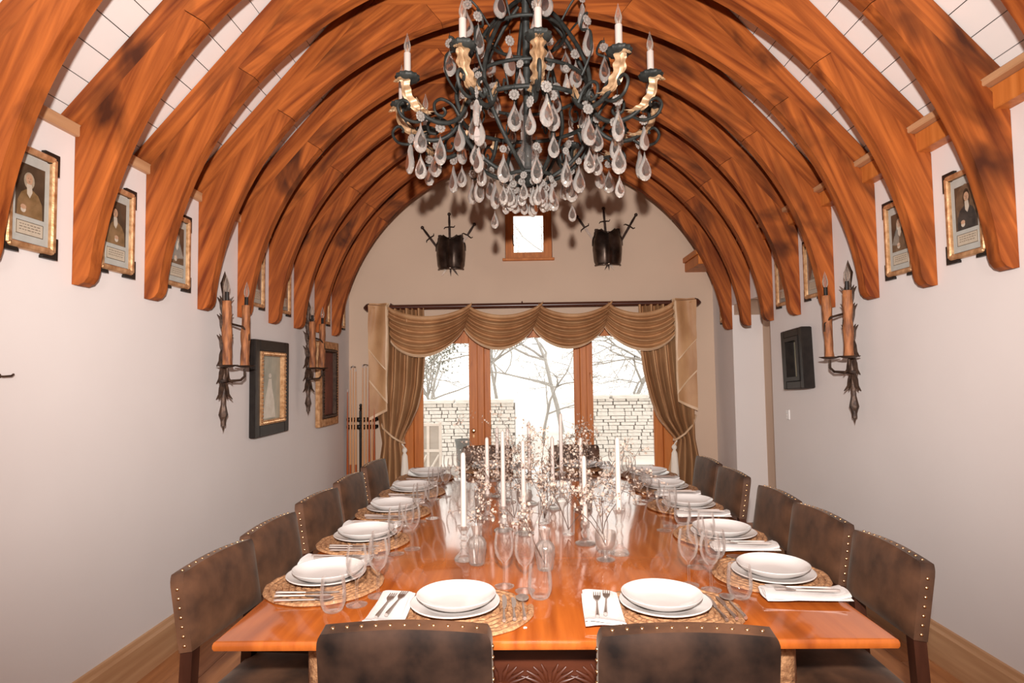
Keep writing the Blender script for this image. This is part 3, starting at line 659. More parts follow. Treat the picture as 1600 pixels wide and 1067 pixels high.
# ---------------------------------------------------------------- cue rack in the corner
rk=thing('cue_rack','black iron cue rack standing in the corner beside the left drape','rack',(-1.79,YB-.13,0))
B().bbox((-.17,-.05,0),(.17,.05,.03),.006).build('rack_base',BLACKF,rk,0)
for z in (.95,1.03): 
    b=B().bbox((-.165,-.045,z-.018),(.165,.045,z+.018),.006)
    for q in range(6): b.ball((-.14+q*.056,-.048,z),(.022,.010,.022),8,5)
    b.build('rack_bar',BLACKF,rk,40)
B().tube([(-.02,0,.03),(-.02,0,1.12)],.016,8).build('rack_post',BLACKF,rk,60)
B().lathe([(0,.05),(.012,.045),(.016,.03),(.010,.012),(.018,0),(.010,-.02),(.016,-.03)][::-1],10).build('post_finial',BLACKF,rk,40,(-.02,0,1.15))
cue_spots=((-.145,1.36,1),(-.115,1.60,0),(-.085,1.62,0),(-.055,1.58,0),(.02,1.62,0),(.055,1.62,0),(.09,1.60,1),(.12,1.45,0),(.145,1.40,1))
for q,(dx,h,dk) in enumerate(cue_spots):
    t=thing('billiard_cue',f'wooden billiard cue, {ORD[q]} from the left in the corner rack','cue',(-1.79+dx,YB-.13-(.062 if q%2 else -.058 if 0 else .064),0),0,'billiard cues in the rack')
    B().tube([(0,0,.0),(0,0,.55)],[.0145,.0125],8).build('butt',CUED if dk or q%2 else CUEW,t,60)
    B().tube([(0,0,.55),(0,0,h-.03)],[.0125,.006],8).build('shaft',CUEW if not dk else CUED,t,60)
    B().tube([(0,0,h-.03),(0,0,h)],[.006,.0055],8).build('ferrule',WAX,t,60)
    if q in (1,4): B().tube([(0,0,h-.004),(.02,0,h+.006),(.06,0,h)],.004,6).build('rest_head',RUST,t,60)
# ---------------------------------------------------------------- dining table
TX0,TX1,TY0,TY1,TZ=-.905,1.027,1.754,5.02,.75
tb=thing('dining_table','long polished mahogany dining table with carved frieze','table',((TX0+TX1)/2,(TY0+TY1)/2,0))
ox,oy=(TX0+TX1)/2,(TY0+TY1)/2
cuts=[TY0,2.52,3.39,4.25,TY1]
for a,b_ in zip(cuts,cuts[1:]):
    e0=a==TY0; e1=b_==TY1
    hw=(TX1-TX0)/2; y0,y1=a-oy+(0 if e0 else .0008),b_-oy-(0 if e1 else .0008)
    b=B(); prof=[(.010,-.030),(.003,-.027),(0,-.020),(0,-.010),(.003,-.003),(.009,0)]
    lv=[]
    for d,z in prof[::-1]:
        d2=.016-d if 0 else d
        lv.append((d2,TZ+z))
    vs=[];n=4
    for d,z in lv: vs+=[(-hw+d,y0+(d if e0 else 0),z),(hw-d,y0+(d if e0 else 0),z),(hw-d,y1-(d if e1 else 0),z),(-hw+d,y1-(d if e1 else 0),z)]
    fs=[(0,1,2,3),tuple(range(len(vs)-1,len(vs)-5,-1))]
    for k in range(len(lv)-1):
        for j in range(4): a_=k*4+j;c_=k*4+(j+1)%4; fs.append((a_,a_+4,c_+4,c_))
    b.add(vs,fs); b.build('tabletop_leaf',TABLEW,tb,30)
ap=.24; hw=(TX1-TX0)/2-ap; hl=(TY1-TY0)/2-ap
for s in (-1,1):
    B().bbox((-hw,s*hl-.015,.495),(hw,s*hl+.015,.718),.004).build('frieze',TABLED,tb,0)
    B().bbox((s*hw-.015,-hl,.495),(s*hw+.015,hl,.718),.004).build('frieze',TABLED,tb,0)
# carved gadroons on the near frieze
cv=B()
for q in range(9):
    cx=-hw+.1+q*(2*hw-.2)/8
    for j in range(-4,5):
        if j==0: cv.ball((cx,-hl-.02,.515),(.014,.010,.016),8,5); continue
        a=j*.28; cv.tube([(cx+math.sin(a)*.02,-hl-.018,.51+.01),(cx+math.sin(a)*.05,-hl-.022,.51+math.cos(a)*.05),(cx+math.sin(a)*.082+.004*j,-hl-.018,.515+math.cos(a)*.07)],[.004,.008,.003],6)
o=cv.build('carved_gadrooning',TABLED,tb,60); o['kind']='stuff'
for sx in (-1,1):
    for sy in (-1,0,1):
        lg=B().lathe([(.050,.0),(.052,.06),(.034,.09),(.052,.13),(.030,.16)]+[(.046+.006*math.sin(k*1.9),.17+k*.028) for k in range(13)]+[(.034,.535),(.052,.55),(.052,.712)],14)
        lg.build('leg',STRAW if sy==-1 else TABLED,tb,60,(sx*(hw-.02),sy*(hl+.04),0))
B().bbox((-.05,-hl,.08),(.05,hl,.13),.01).build('stretcher',TABLED,tb,0)

# ---------------------------------------------------------------- chairs
def chair_proto():
    t=thing('dining_chair','x','chair'); W=.425
    # local: sitter faces +Y, origin on floor under the seat centre; back at y=-.20
    tilt=R(9); bz0,bz1=.645,.885
    def back(face):
        def fn(u,v):
            a=(u-.5)*2; c=(v-.5)*2; hwid=W/2
            x=a*hwid; z=lerp(bz0,bz1,v)+.012*(1-a*a)*(1 if v>.5 else 0)*((v-.5)*2)
            # rounded top corners
            k=max(0,(z-(bz1-.035))/.047); x=a*(hwid-.035*(1-math.sqrt(max(0,1-min(1,k)**2))))
            pad=.018*(1-a**6)*(1-c**6)
            y=(.022+pad)*face
            return (x,y,z)
        return fn
    b=B()
    wv=lambda f:(lambda u,v:f(u,v if v<.7 else .7+.3*math.sin((v-.7)/.3*PI/2)))
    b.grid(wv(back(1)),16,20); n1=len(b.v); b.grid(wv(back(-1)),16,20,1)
    # edge band
    per=[i for i in range(17)]+[r*17+16 for r in range(1,21)]+[20*17+i for i in range(15,-1,-1)]+[r*17 for r in range(19,0,-1)]
    fs=[(per[k],per[k]+n1,per[(k+1)%len(per)]+n1,per[(k+1)%len(per)]) for k in range(len(per))]
    b.f+=fs; b.mi+=[0]*len(fs)
    b.f=[(f if all(i<n1 for i in f) else tuple(reversed(f)) if all(i>=n1 for i in f) else f) for f in b.f]
    rot=Matrix.Translation((0,-.20,0))@Matrix.Translation((0,0,bz0))@Matrix.Rotation(tilt,4,'X')@Matrix.Translation((0,0,-bz0))
    b.xf(rot); bk=b.build('backrest',[VELVET,BACKSHADE],t,50)
    nl=B()
    def nail(p,nrm): 
        s0=len(nl.v); nl.ball((0,0,0),(.0062,.0062,.0040),6,4); nl.xf(Matrix.Translation(p)@nrm.to_track_quat('Z','Y').to_matrix().to_4x4(),s0)
    for s in (-1,1):
        for k in range(7): nail(Vector((s*(W/2+.001),0,lerp(bz0+.02,bz1-.045,k/6))),Vector((s,0,0)))
    for k in range(11): 
        a=lerp(-1,1,k/10); nail(Vector((a*(W/2-.036),0,bz1+.011*(1-a*a*.7)+.000)),Vector((0,0,1)))
    nl.xf(rot); o=nl.build('nailheads',BRASS,bk,60); o['kind']='stuff'
    for s in (-1,1):
        x=s*(W/2-.030)
        top=rot@Vector((x,0,bz0+.02))
        B().prism([(-.022,0),(.022,0),(.020,1),(-.020,1)],-.02,.02,'y').xf(Matrix(((1,0,0,x),(0,1,(top.y+.235)/1,-.235),(0,0,top.z,0),(0,0,0,1)))).build('rear_leg',DARKW,t,0)
        fl_=B().lathe([(.016,0),(.022,.015),(.016,.04),(.024,.07),(.014,.10),(.021,.2),(.014,.27),(.024,.30),(.024,.40)],10); fl_.build('front_leg',DARKW,t,40,(x,.125,0))
        B().bbox((x-.012,-.2,.14),(x+.012,.12,.17),.003).build('side_stretcher',DARKW,t,0)
    B().bbox((-W/2+.03,.113,.22),(W/2-.03,.137,.27),.003).build('front_stretcher',DARKW,t,0)
    def sf(u,v): 
        a=(u-.5)*2;c=(v-.5)*2; return (a*W/2*1.04,-.215+.365*v,.455+.030*(1-a**4)*(1-c**4))
    b=B().grid(sf,14,12); n=len(b.v); 
    b.bbox((-W/2*1.04,-.215,.385),(W/2*1.04,.15,.4555),.006); b.build('seat',VELVET,t,50)
    return t
CH=chair_proto(); used=[False]
def chair(x,y,rz,label):
    t=CH if not used[0] else copy_tree(CH); used[0]=True
    t.location=(x,y,0); t.rotation_euler=(0,0,rz); t['label']=label; t['group']='brown velvet dining chairs around the table'; return t
j=lambda a: random.uniform(-a,a)
plY=[2.245,2.805,3.37,3.93,4.48]
for k in range(5):
    cyL=[2.12,2.58,3.16,3.73,4.33][k]; cyR=[2.20,2.68,3.13,3.79,4.30][k]
    w_='nearest the camera' if k==0 else 'farthest, by the drape' if k==4 else f'{ORD[k]} from the camera'
    chair(-1.115+.255,cyL,-PI/2+j(.05)-(.10 if k==0 else .06),f'brown velvet chair on the left long side of the table, {w_}')
    chair(1.285-.255,cyR,PI/2+j(.05),f'brown velvet chair on the right long side of the table, {w_}')
chair(-.305,1.495+.255,0.0,'brown velvet chair at the near table end, left of the two')
chair(.378,1.472+.255,-.02,'brown velvet chair at the near table end, right of the two')
chair(-.34,5.20-.255+.06,PI,'brown velvet chair at the far table end, left of the two')
chair(.40,5.20-.255+.06,PI,'brown velvet chair at the far table end, right of the two')

# ---------------------------------------------------------------- place settings
def rope_mat():
    b=B(); pts=[];rs=[]; turns=9; r0=.012; rp=.0108; n=turns*34
    for k in range(n+1):
        a=2*PI*k/34; r=r0+rp*2*(k/34); pts.append((r*math.cos(a),r*math.sin(a),.006+.0012*math.sin(k*2.4))); rs.append(.0108+.0016*math.sin(k*2.4+1))
    b.tube(pts,rs,6); b.v=[(x,y,max(0,z*.75)) for x,y,z in b.v]
    return b.mesh('placemat',STRAW,60)
wob=lambda a,i:1+.006*math.sin(3*a+.5)+.005*math.sin(5*a+2)
PLATE=B().lathe([(0,.0015),(.085,.0015),(.088,.004),(.138,.016),(.141,.018),(.142,.0205),(.139,.0215),(.130,.019),(.092,.009),(.085,.0065),(0,.0065)],40,wob=wob).mesh('plate',CERAMIC,30)
wob2=lambda a,i:1+.009*math.sin(2*a+1)+.006*math.sin(5*a)
BOWL=B().lathe([(0,.0),(.070,.0),(.085,.006),(.110,.018),(.122,.030),(.125,.033),(.1255,.0355),(.123,.0355),(.118,.032),(.104,.022),(.080,.012),(.05,.009),(0,.008)],40,wob=wob2).mesh('bowl',CERAMIC,30)
MATM=rope_mat()
WG=B().lathe([(.0,.0),(.034,.0),(.035,.002),(.012,.007),(.0045,.013),(.0038,.05),(.0042,.078),(.010,.086),(.022,.098),(.031,.116),(.035,.136),(.0345,.155),(.031,.178),(.0285,.192),(.0275,.192),(.0300,.178),(.0335,.155),(.034,.136),(.030,.117),(.0205,.100),(.009,.089),(0,.086)],24).mesh('wine_glass',GLASS,50)
TUM=B().lathe([(0,.001),(.024,.0),(.031,.006),(.039,.025),(.0415,.045),(.040,.075),(.036,.105),(.0355,.108),(.0345,.108),(.039,.075),(.0400,.045),(.037,.026),(.028,.010),(0,.008)],24).mesh('stemless_glass',GLASS,50)
def napkin():
    b=B()
    for k,(w,l,z,sh) in enumerate(((.112,.265,.0005,0),(.108,.255,.004,.006),(.102,.262,.0075,-.004))):
        def fn(u,v,w=w,l=l,z=z,sh=sh):
            a=(u-.5)*2;c=(v-.5)*2
            return (a*w/2*(1+.03*math.sin(3*v+k))+sh,c*l/2+.006*math.sin(4*u+k),z+.004*(1-abs(a)**6)+.0035*math.sin(5*v+2*u+k)+(.006*max(0,-c-.75)/.25 if k else 0)+(.004 if 0 else 0))
        top=len(b.v); b.grid(fn,10,22)
        def fb(u,v): p=fn(u,v); return (p[0],p[1],max(.0002,p[2]-.0045))
        n1=len(b.v); b.grid(fb,10,22)
        per=[i for i in range(11)]+[r*11+10 for r in range(1,23)]+[22*11+i for i in range(9,-1,-1)]+[r*11 for r in range(21,0,-1)]
        fs=[(top+per[q],n1+per[q],n1+per[(q+1)%len(per)],top+per[(q+1)%len(per)]) for q in range(len(per))]; b.f+=fs; b.mi+=[0]*len(fs)
    return b.mesh('napkin',LINEN,60)
NAP=napkin()
def cut_handle(b,l0,l1): b.tube([(0,l0,.004),(0,l0+.012,.0045),(0,lerp(l0,l1,.5),.004),(0,l1,.003)],[.006,.0062,.0042,.003],6); return b
def strip(b,out,z=lambda y:.003,th=.0014):
    n=len(out); vs=[(x,y,z(y)) for x,y in out]+[(x,y,z(y)-th) for x,y in out]
    b.add(vs,[tuple(range(n)),tuple(range(2*n-1,n-1,-1))]+[(i,i+n,(i+1)%n+n,(i+1)%n) for i in range(n)]); return b
def fork_mesh():
    b=cut_handle(B(),-.10,.035); zf=lambda y:.003+.010*max(0,(y-.03)/.07)*max(0,1-(y-.03)/.09)
    strip(b,[(-.003,.03),(.003,.03),(.0115,.052),(.012,.066),(-.012,.066),(-.0115,.052)],zf)
    for q in range(4): x=-.0103+q*.00687; strip(b,[(x-.0017,.066),(x+.0017,.066),(x+.001,.10),(x-.001,.10)],zf)
    return b.mesh('fork',STEEL,50)
def knife_mesh(l=.115):
    b=cut_handle(B(),-.10,.0); strip(b,[(-.004,0),(.006,0),(.010,.03),(.010,l-.03),(.003,l),(-.005,l-.01)],lambda y:.004,.0016); return b.mesh('knife',STEEL,50)
def spoon_mesh():
    b=cut_handle(B(),-.10,.035)
    def fn(u,v): a=(u-.5)*2; y=.028+.066*v; wd=.0215*math.sqrt(max(0,1-(2*v-1)**2))*(1+.15*(v-.5)); return (a*wd,y,.0045-.006*(1-a*a)*(1-(2*v-1)**2)+.004)
    b.grid(fn,10,14); return b.mesh('spoon',STEEL,60)
FORK,KNIFE,KNIFE2,SPOON=fork_mesh(),knife_mesh(),knife_mesh(.085),spoon_mesh()
def one(nm,me,cat,label,group,M4,p,rz=0,tx=0,tz=0):
    o=ob(nm,me); o.matrix_world=M4@Matrix.Translation(p)@Matrix.Rotation(rz,4,'Z')@Matrix.Rotation(tx,4,'X'); return tag(o,label,cat,group)
def setting(x,y,rz,where,full=True):
    M4=Matrix.Translation((x,y,TZ))@Matrix.Rotation(rz,4,'Z'); e=.0006
    J=lambda a=.006:random.uniform(-a,a)
    one('placemat',MATM,'placemat',f'round braided straw placemat at {where}','braided placemats',M4,(.035,0,e),j(3))
    one('dinner_plate',PLATE,'plate',f'white dinner plate under the bowl at {where}','white dinner plates',M4,(J(),J(),.0155),j(3))
    one('shallow_bowl',BOWL,'bowl',f'white shallow bowl on the plate at {where}','white shallow bowls',M4,(J(.008),J(.008),.0225),j(3))
    nx=-.198+J(); na=J(.12)
    Mn=M4@Matrix.Translation((nx,-.025,.0))
    one('napkin',NAP,'napkin',f'folded white napkin left of the plate at {where}','folded white napkins',M4,(nx,-.025,.0175),na)
    one('fork',FORK,'fork',f'outer fork lying on the napkin at {where}','forks on napkins',M4,(nx-.014,-.03,.0315),na-.06)
    one('fork',FORK,'fork',f'inner fork lying on the napkin at {where}','forks on napkins',M4,(nx+.016,-.012,.0315),na-.10)
    c=J(.15)
    one('knife',KNIFE,'knife',f'dinner knife beside the plate at {where}','knives beside plates',M4,(.156+J(.003),-.02,.0165),c*.5)
    one('small_knife',KNIFE2,'knife',f'small knife between knife and spoon at {where}','small knives',M4,(.186+J(.002),-.012,.0165),c*.6)
    one('soup_spoon',SPOON,'spoon',f'soup spoon outside the knives at {where}','soup spoons',M4,(.217+J(.002),.0,.014),c*.6)
    one('wine_glass',WG,'wine glass',f'inner wine glass at {where}','stemmed wine glasses',M4,(.142+J(.01),.232+J(.01),e))
    one('wine_glass',WG,'wine glass',f'outer wine glass at {where}','stemmed wine glasses',M4,(.212+J(.01),.178+J(.01),e))
    one('stemless_glass',TUM,'glass',f'stemless water glass at {where}','stemless water glasses',M4,(.276+J(.008),.118+J(.01),e))
nm_=['first','second','third','fourth','fifth']
for k in range(5):
    setting(-.738,plY[k],-PI/2,f'the {nm_[k]} setting on the left table side')
    setting(.872,[2.245,2.79,3.39,3.91,4.42][k],PI/2,f'the {nm_[k]} setting on the right table side')
setting(-.236,1.963,0,'the near end setting, left of two'); setting(.421,1.96,0,'the near end setting, right of two')
setting(-.30,4.815,PI,'the far end setting, left of two'); setting(.42,4.815,PI,'the far end setting, right of two')
# ---------------------------------------------------------------- candlesticks and tapers
def stick_mesh(h,kind):
    if kind==0: pr=[(0,0),(.046,0),(.048,.004),(.030,.014),(.012,.022),(.010,.03),(.017,.042),(.018,.05),(.009,.062)]+[(.0085+.002*math.sin(q*1.5),.062+(h-.092)*q/6) for q in range(1,6)]+[(.012,h-.03),(.022,h-.012),(.023,h-.006),(.013,h-.004),(.013,h-.02),(0,h-.02)]
    elif kind==1: pr=[(0,0),(.038,0),(.040,.006),(.034,.016),(.018,.032),(.013,.05),(.016,.06)]+[(.014+.004*math.sin(q*1.9),.06+(h-.09)*q/7) for q in range(1,7)]+[(.016,h-.026),(.026,h-.004),(.027,h),(.014,h-.001),(.013,h-.02),(0,h-.02)]
    else: pr=[(0,0),(.044,0),(.046,.005),(.022,.014),(.010,.024),(.018,.040),(.020,.05),(.011,.064),(.019,.072),(.021,h-.012),(.018,h-.004),(.013,h-.004),(.012,h-.02),(0,h-.02)]
    return B().lathe(pr,20)
ST=[(-.262,2.50,.138,1.182,1,'front left, beside the ribbed vase'),(.25,2.72,.103,1.134,2,'right of centre with beaded stem'),(.376,2.563,.185,1.23,1,'tall, front right'),(-.118,2.96,.12,1.226,0,'left of centre behind the ribbed vase'),(-.02,2.90,.115,1.185,0,'in the middle, behind the near wine glasses'),
(-.21,3.20,.13,1.17,1,'left, behind the front one'),(-.185,3.78,.12,1.17,0,'far left of the row'),(-.115,3.62,.13,1.18,2,'left of centre in the far row'),(.012,3.55,.15,1.22,0,'centre of the far row'),(.14,3.42,.12,1.145,2,'right of centre in the far row'),(.20,3.62,.17,1.262,1,'tallest, in the far row'),(.295,3.38,.12,1.145,0,'right end of the far row')]
for x,y,h,zt,kd,where in ST:
    t=tag(stick_mesh(h,kd).build('candlestick',PRESSED,None,50,(x,y,TZ+.0005)),f'pressed glass candlestick {where}','candlestick','glass candlesticks on the table')
    L=zt-TZ-h+.018
    c=thing('taper_candle',f'tall ivory taper candle in the stick {where}','candle',(x,y,TZ+h-.018+.0005),0,'ivory taper candles')
    B().tube([(0,0,0),(0,0,.02),(0,0,L-.012),(0,0,L-.004),(0,0,L)],[.0118,.0122,.0098,.008,.004],12).build('wax',WAX,c,50)
    B().tube([(0,0,L-.002),(.001,0,L+.008)],.0012,5).build('wick',INK,c)
# ---------------------------------------------------------------- bud vases with blossom branches
def vase_mesh(kind):
    if kind==0: # ribbed bulb with flared neck
        pr=[(0,.002),(.026,0),(.030,.006),(.032,.04),(.036,.065),(.038,.082),(.030,.10),(.014,.112),(.016,.125),(.024,.155),(.0225,.155),(.013,.125),(.012,.113),(.029,.098),(.035,.082),(.029,.04),(.027,.01),(0,.008)]
        return B().lathe(pr,30,wob=lambda a,i:1+.05*math.cos(10*a))
    if kind==1: # straight tumbler
        return B().lathe([(0,.002),(.026,0),(.029,.003),(.031,.105),(.0295,.105),(.0265,.010),(0,.008)],24)
    if kind==2: # stemmed coupe
        return B().lathe([(0,.0),(.036,.0),(.037,.003),(.012,.010),(.007,.022),(.010,.032),(.030,.042),(.040,.06),(.043,.09),(.042,.112),(.0405,.112),(.041,.09),(.037,.062),(.028,.046),(0,.040)],24)
    return B().lathe([(0,.002),(.022,0),(.026,.004),(.028,.06),(.024,.10),(.011,.125),(.010,.16),(.014,.172),(.0128,.172),(.009,.16),(.0095,.126),(.022,.10),(.026,.06),(.022,.008),(0,.006)],24)
VS=[(-.205,2.445,0,'ribbed glass bud vase at the front left'),(.062,2.373,0,'ribbed glass bud vase nearest the camera'),(.187,2.88,1,'straight glass vase right of the middle'),(.309,2.49,2,'stemmed glass coupe in front of the tall candlestick'),(.335,2.80,3,'narrow necked glass bottle vase on the right'),
(-.07,3.12,3,'narrow necked glass bottle vase left of the middle'),(.08,3.10,1,'straight glass vase in the middle of the row'),(-.26,3.42,0,'ribbed glass bud vase in the far left of the row'),(.10,3.80,3,'narrow necked glass bottle vase in the far middle'),(.36,3.72,0,'ribbed glass bud vase in the far right of the row'),(-.02,3.36,2,'stemmed glass coupe between the far candlesticks')]
def branch(label,base,seed,h,lean,nfl,az):
    rnd=random.Random(seed); t=thing('blossom_branch',label,'branch',base,0,'blossom branches in the vases')
    tw=B(); bl=B(); tips=[]
    def go(p,d,l,r,k):
        pts=[p]; n=6; q=p.copy(); dd=d.copy()
        for i in range(n):
            dd=(dd+Vector((rnd.gauss(0,.14),rnd.gauss(0,.14),rnd.gauss(0,.06)))).normalized(); q=q+dd*l/n; q.z=max(q.z,.03); pts.append(q.copy())
        tw.tube(pts,[lerp(r,r*.5,i/n) for i in range(n+1)],5,0,False)
        for i in range(2 if k==2 else 1,len(pts)): tips.append(pts[i])
        if k>0:
            for _ in range(4 if k==2 else 3):
                jx=rnd.randrange(3 if k==2 else 1,len(pts)); nd=(dd*.7+Vector((rnd.gauss(0,.75),rnd.gauss(0,.6),rnd.gauss(.1,.4)))).normalized(); go(pts[jx].copy(),nd,l*rnd.uniform(.35,.55),r*.6,k-1)
    d=Vector((math.cos(az)*math.sin(lean),math.sin(az)*math.sin(lean),math.cos(lean))); go(Vector((0,0,.012)),d,h,.0022,2)
    for _ in range(nfl):
        c=rnd.choice(tips)+Vector((rnd.gauss(0,.009),rnd.gauss(0,.009),rnd.gauss(0,.009)))
        if c.z<.12: continue
        nrm=Vector((rnd.gauss(0,1),rnd.gauss(-.5,1),rnd.gauss(.2,.8))).normalized(); a=nrm.orthogonal().normalized(); b_=nrm.cross(a); s=rnd.uniform(.0055,.0085); rot=rnd.random()*6
        if rnd.random()<.22:
            s0=len(bl.v); bl.ball(tuple(c),.003,5,4,1); continue
        for q in range(5):
            an=rot+q*2*PI/5; e=a*math.cos(an)+b_*math.sin(an); sd=a*math.cos(an+PI/2)+b_*math.sin(an+PI/2)
            bl.add([c,c+e*s*.6+sd*s*.38+nrm*s*.25,c+e*s+nrm*s*.35,c+e*s*.6-sd*s*.38+nrm*s*.25],[(0,1,2,3)],0)
    tw.build('twig',TWIG,t,60); o=bl.build('blossoms',[PETAL,BUDC],t,0); o['kind']='stuff'
sd=50
for x,y,kd,lb in VS:
    tag(vase_mesh(kd).build('bud_vase',PRESSED if kd in(0,2) else GLASS,None,50,(x,y,TZ+.0005)),lb,'vase','glass vases on the table')
    nb=3 if y>2.6 else 2
    for q in range(nb):
        sd+=1; az=random.uniform(0,2*PI) if y>2.6 else (PI*.75+q*-1.6 if x<0 else random.uniform(0,2*PI))
        branch(f'{("thin","long","forked")[q]} blossom branch standing in the {lb}'.replace('glass ',''),(x,y,TZ+(.045 if kd==2 else .01)),sd,random.uniform(.26,.40) if y>2.6 else random.uniform(.22,.30),random.uniform(.15,.55),115 if y>2.6 else 60,az)

# ---------------------------------------------------------------- chandelier
CX,CY=.03,3.38
cz=thing('chandelier','large wrought iron chandelier hung with clear crystal drops and candle bulbs','chandelier',(CX,CY,0))
def pol(r,a,z): return (r*math.sin(a),-r*math.cos(a),z)
def circ(r,z,n=40): return [pol(r,2*PI*k/n,z) for k in range(n)]
for nm,r,z,th in (('main_ring',.375,2.955,.0125),('upper_ring',.34,3.115,.010),('basket_ring',.135,2.60,.011),('crown_ring',.22,3.42,.010)): B().tube(circ(r,z),th,8,0,False,True).build(nm,IRON,cz,60)
def smooth(pts,n=5):
    P=[Vector(p) for p in pts]; out=[]
    for i in range(len(P)-1):
        p0,p1,p2,p3=P[max(i-1,0)],P[i],P[i+1],P[min(i+2,len(P)-1)]
        for q in range(n):
            t=q/n; out.append(.5*((2*p1)+(-p0+p2)*t+(2*p0-5*p1+4*p2-p3)*t*t+(-p0+3*p1-3*p2+p3)*t**3))
    out.append(P[-1]); return out
def rz_path(rz,a,tw=0): return smooth([pol(r,a+tw*i/len(rz),z) for i,(r,z) in enumerate(rz)])
for k in range(8):
    a=2*PI*k/8+.2
    B().tube(rz_path([(.375,2.955),(.385,2.86),(.33,2.74),(.24,2.655),(.135,2.60)],a,.5),.0115,7).build('basket_rib',IRON,cz,60)
    B().tube(rz_path([(.375,2.955),(.40,3.05),(.36,3.2),(.25,3.40),(.16,3.52),(.05,3.62)],a),.012,7).build('cage_rib',IRON,cz,60)
    B().tube(rz_path([(.34,3.115),(.30,3.08),(.27,3.02),(.29,2.97),(.325,2.985),(.32,3.03),(.30,3.03)],a+.2),.006,6).build('inner_scroll',IRON,cz,60)
B().lathe([(.020,2.62),(.022,3.62),(.04,3.64),(.03,3.70),(.012,3.72),(.010,5.0)],12).build('stem',IRON,cz,50)
B().lathe([(0,2.60),(.03,2.60),(.045,2.63),(.03,2.66),(.055,2.70),(.065,2.74),(.04,2.78),(.026,2.82),(.03,2.86),(.024,2.95),(.023,2.96)],18,wob=lambda a,i:1+.05*math.cos(8*a)).build('glass_baluster',PRESSED,cz,50)
B().lathe([(0,2.555),(.02,2.56),(.05,2.58),(.08,2.60),(.08,2.605),(0,2.61)],14).build('base_boss',IRON,cz,50)
arm=[(.375,2.955),(.42,2.87),(.50,2.825),(.59,2.83),(.66,2.875),(.70,2.945),(.708,3.005)]
scr=[(.42,2.875),(.46,2.93),(.52,2.95),(.56,2.92),(.555,2.87),(.515,2.86),(.50,2.885),(.515,2.905)]
scr2=[(.60,2.835),(.66,2.80),(.73,2.81),(.76,2.86),(.735,2.90),(.70,2.89),(.705,2.865)]
arm_m=B().tube(rz_path(arm,0),[.0125]*31,7).mesh('arm',IRON,60)
scr_m=B().tube(rz_path(scr,0),.0085,6).mesh('arm_scroll',IRON,60); scr2_m=B().tube(rz_path(scr2,0),.0085,6).mesh('arm_scroll',IRON,60)
bob_m=B().lathe([(0,0),(.02,.0),(.035,.006),(.056,.012),(.062,.024),(.058,.032),(.03,.024),(0,.022)],26,wob=lambda a,i:1+(.06*math.cos(13*a) if i>2 and i<6 else 0)).mesh('bobeche',IRON,50)
can_m=B().tube([(0,0,.02),(0,0,.150)],.0175,14).mesh('candle_tube',WAX,60)
bulb_m=B().lathe([(.010,.150),(.013,.158),(.0175,.180),(.0175,.194),(.012,.217),(.005,.238),(.002,.254),(0,.26)],14).mesh('bulb',BULBG,60)
fil_m=B().tube([(0,0,.150),(0,0,.172),(.002,0,.197)],.0016,5).mesh('filament',FIL,60)
def leafm():
    cur=smooth([(0,.60,2.855),(0,.655,2.850),(0,.705,2.880),(0,.738,2.935),(0,.742,2.985),(0,.765,3.005),(0,.785,2.985)],4); n=len(cur)-1
    def fn(u,v):
        i=min(n-1,int(v*n)); f=v*n-i; c=cur[i].lerp(cur[i+1],f); a=(u-.5)*2; wd=.033*math.sin(PI*min(1,.10+v*.82))**.6*(1+.25*math.sin(v*40))
        return (a*wd,-(c.y-.010-.018*a*a+.009*math.cos(a*10)),c.z+.012*a*a)
    return B().grid(fn,10,36).mesh('acanthus_leaf',GILTLEAF,60)
LEAF=leafm()
leaf2=B().grid(lambda u,v:((u-.5)*.05*math.sin(PI*min(1,.1+v*.95))*(1+.2*math.sin(v*18)),-.006-.02*abs(u-.5),.10*v-.03*math.sin(v*3)),6,12).mesh('gilt_leaf',GILTLEAF,60)
A0=[-87,-60,-25,4,38,64,95,125,155,182,210,243]
for k,dg in enumerate(A0):
    a=R(dg)
    for me,nm in ((arm_m,'arm'),(scr_m,'arm_scroll'),(scr2_m,'arm_scroll')): ob(nm,me,cz,None,(0,0,a))
    p=pol(.708,a,3.0)
    bo=ob('bobeche',bob_m,cz,p,(0,0,a)); ob('candle_tube',can_m,bo); 
    bl=ob('bulb',bulb_m,bo)
    ob('filament',fil_m,bo)
    ob('acanthus_leaf',LEAF,cz,None,(0,0,a))
    ob('gilt_leaf',leaf2,cz,pol(.60,a,2.86),(R(50),0,a+.4)); ob('gilt_leaf',leaf2,cz,pol(.40,a,2.90),(R(-20),0,a-.3))
def drop_mesh(L,W,T):
    n=22; b=B(); out=[]
    for q in range(n):
        t=2*PI*q/n; c=math.cos(t); zz=(1-c)/2           # 0 at top tip, 1 at bottom
        out.append((W/2*math.sin(t)*math.sin(PI*min(1,zz)*.5)**1.25,-L*zz))
    cz_=-L*.64
    def loop(s,y): return [(x*s,y,cz_+(z-cz_)*s) for x,z in out]
    rings=[loop(.55,-T/2),loop(.62,-T/2),loop(.90,-T*.30),loop(1,-T*.10),loop(1,T*.10),loop(.90,T*.30),loop(.62,T/2),loop(.55,T/2)]
    vs=[p for r in rings for p in r]; fs=[tuple(range(n)),tuple(range(len(vs)-1,len(vs)-n-1,-1))]
    for i in range(len(rings)-1):
        for q in range(n): a=i*n+q;c=i*n+(q+1)%n; fs.append((a,a+n,c+n,c))
    b.add(vs,fs); b.mi=[0,0]+[1 if i in(1,2,3,4,5) else 0 for i in range(7) for q in range(n)]; return b.mesh('crystal_drop',[CRYSTAL,CRYSTALR],22)
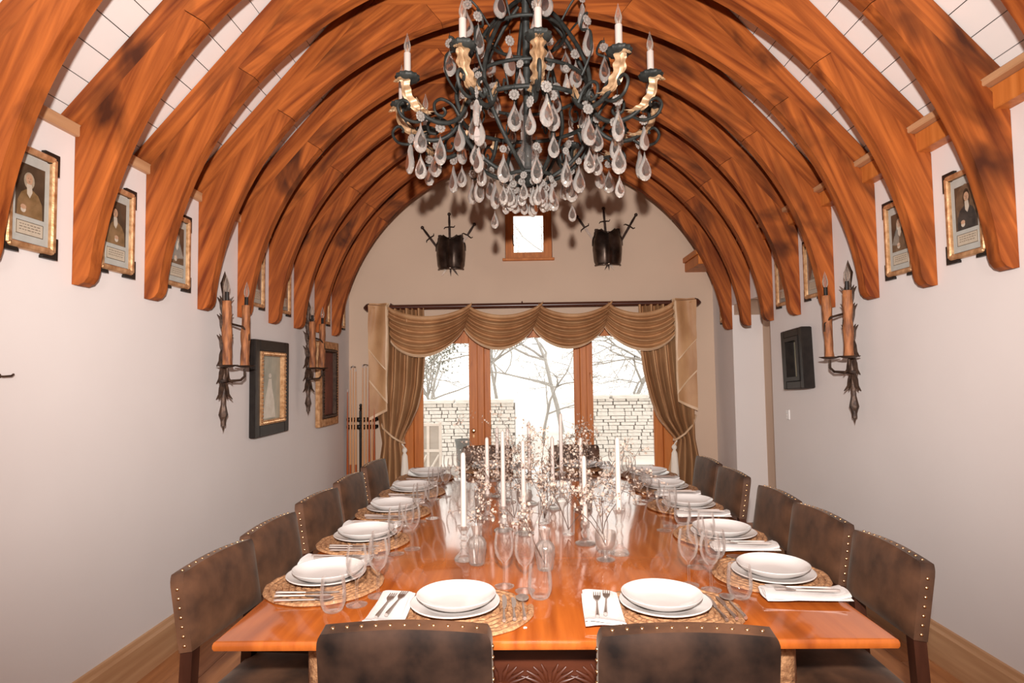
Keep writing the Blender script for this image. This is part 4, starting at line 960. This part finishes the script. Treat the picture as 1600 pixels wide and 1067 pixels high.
def rosette_mesh(r):
    b=B()
    for q in range(10): t=2*PI*q/10; b.ball((r*.68*math.cos(t),0,r*.68*math.sin(t)),(r*.30,.006,r*.30),6,4)
    b.ball((0,-.002,0),(r*.42,.009,r*.42),8,5); return b.mesh('rosette',CRYSTALR,50)
DR=[drop_mesh(.155,.092,.034),drop_mesh(.170,.080,.036),drop_mesh(.130,.076,.030),drop_mesh(.110,.060,.026)]
RO=[rosette_mesh(.029),rosette_mesh(.022)]
hook=B().tube([(0,0,0),(0,0,.03)],.0018,4).mesh('hook_wire',IRON,60)
def drop(r,a,z,kinds,yaw=None,ros=0):
    zz=z
    for i,kd in enumerate(kinds):
        L=(.155,.170,.130,.110)[kd]; yw=(a*.35 if abs(a)<1.6 else 0)+random.gauss(0,.5)
        rr=.029 if ros==0 else .022
        d=ob('crystal_drop',DR[kd],cz,pol(r,a,zz-(2*rr+.004 if i==0 else .004)),(random.uniform(-.05,.05),0,yw))
        if i==0: ob('rosette',RO[ros],d,(0,0,rr+.004),(0,0,random.uniform(-.3,.3))); ob('hook_wire',hook,d,(0,0,2*rr+.002))
        zz-=L+(2*rr if i==0 else 0)+.006
for k,dg in enumerate(A0):
    a=R(dg); o_=R(15)
    drop(.655,a+.06,2.845,[[1],[0,2],[2],[0],[1,0,3],[2,0],[1],[0],[2],[0],[1],[2]][k])
    drop(.52,a-.05,2.835,[[0],[1],[0,2],[2],[0,2],[1],[2],[0],[1],[2],[0],[1]][k])
    drop(.39,a+o_,2.935,[random.choice((0,1,0))]+([2] if k%2 else []))
for k in range(10):
    a=2*PI*k/10+.15
    drop(.285,a,2.70,[random.choice((0,2,1))]+([3] if k%3==0 else []),None,1)
    drop(.145,a+.3,2.595,[3 if k%2 else 2],None,1)
    drop(.10,a+.1,2.575,[3],None,1)
for k in range(9):
    a=2*PI*k/9+.1
    drop(.44,a,3.36,[random.choice((0,1))]); drop(.30,a+.3,3.27,[random.choice((0,2))]); drop(.36,a+.5,3.10,[3],None,1); drop(.36,a+.2,3.55,[0])
    B().tube(rz_path([(.40,3.05),(.46,3.15),(.46,3.26),(.40,3.30),(.42,3.36),(.445,3.365)],a),.007,6).build('upper_hook',IRON,cz,60)
    B().tube(rz_path([(.22,3.42),(.30,3.52),(.36,3.56)],a+.2),.006,6).build('crown_hook',IRON,cz,60)
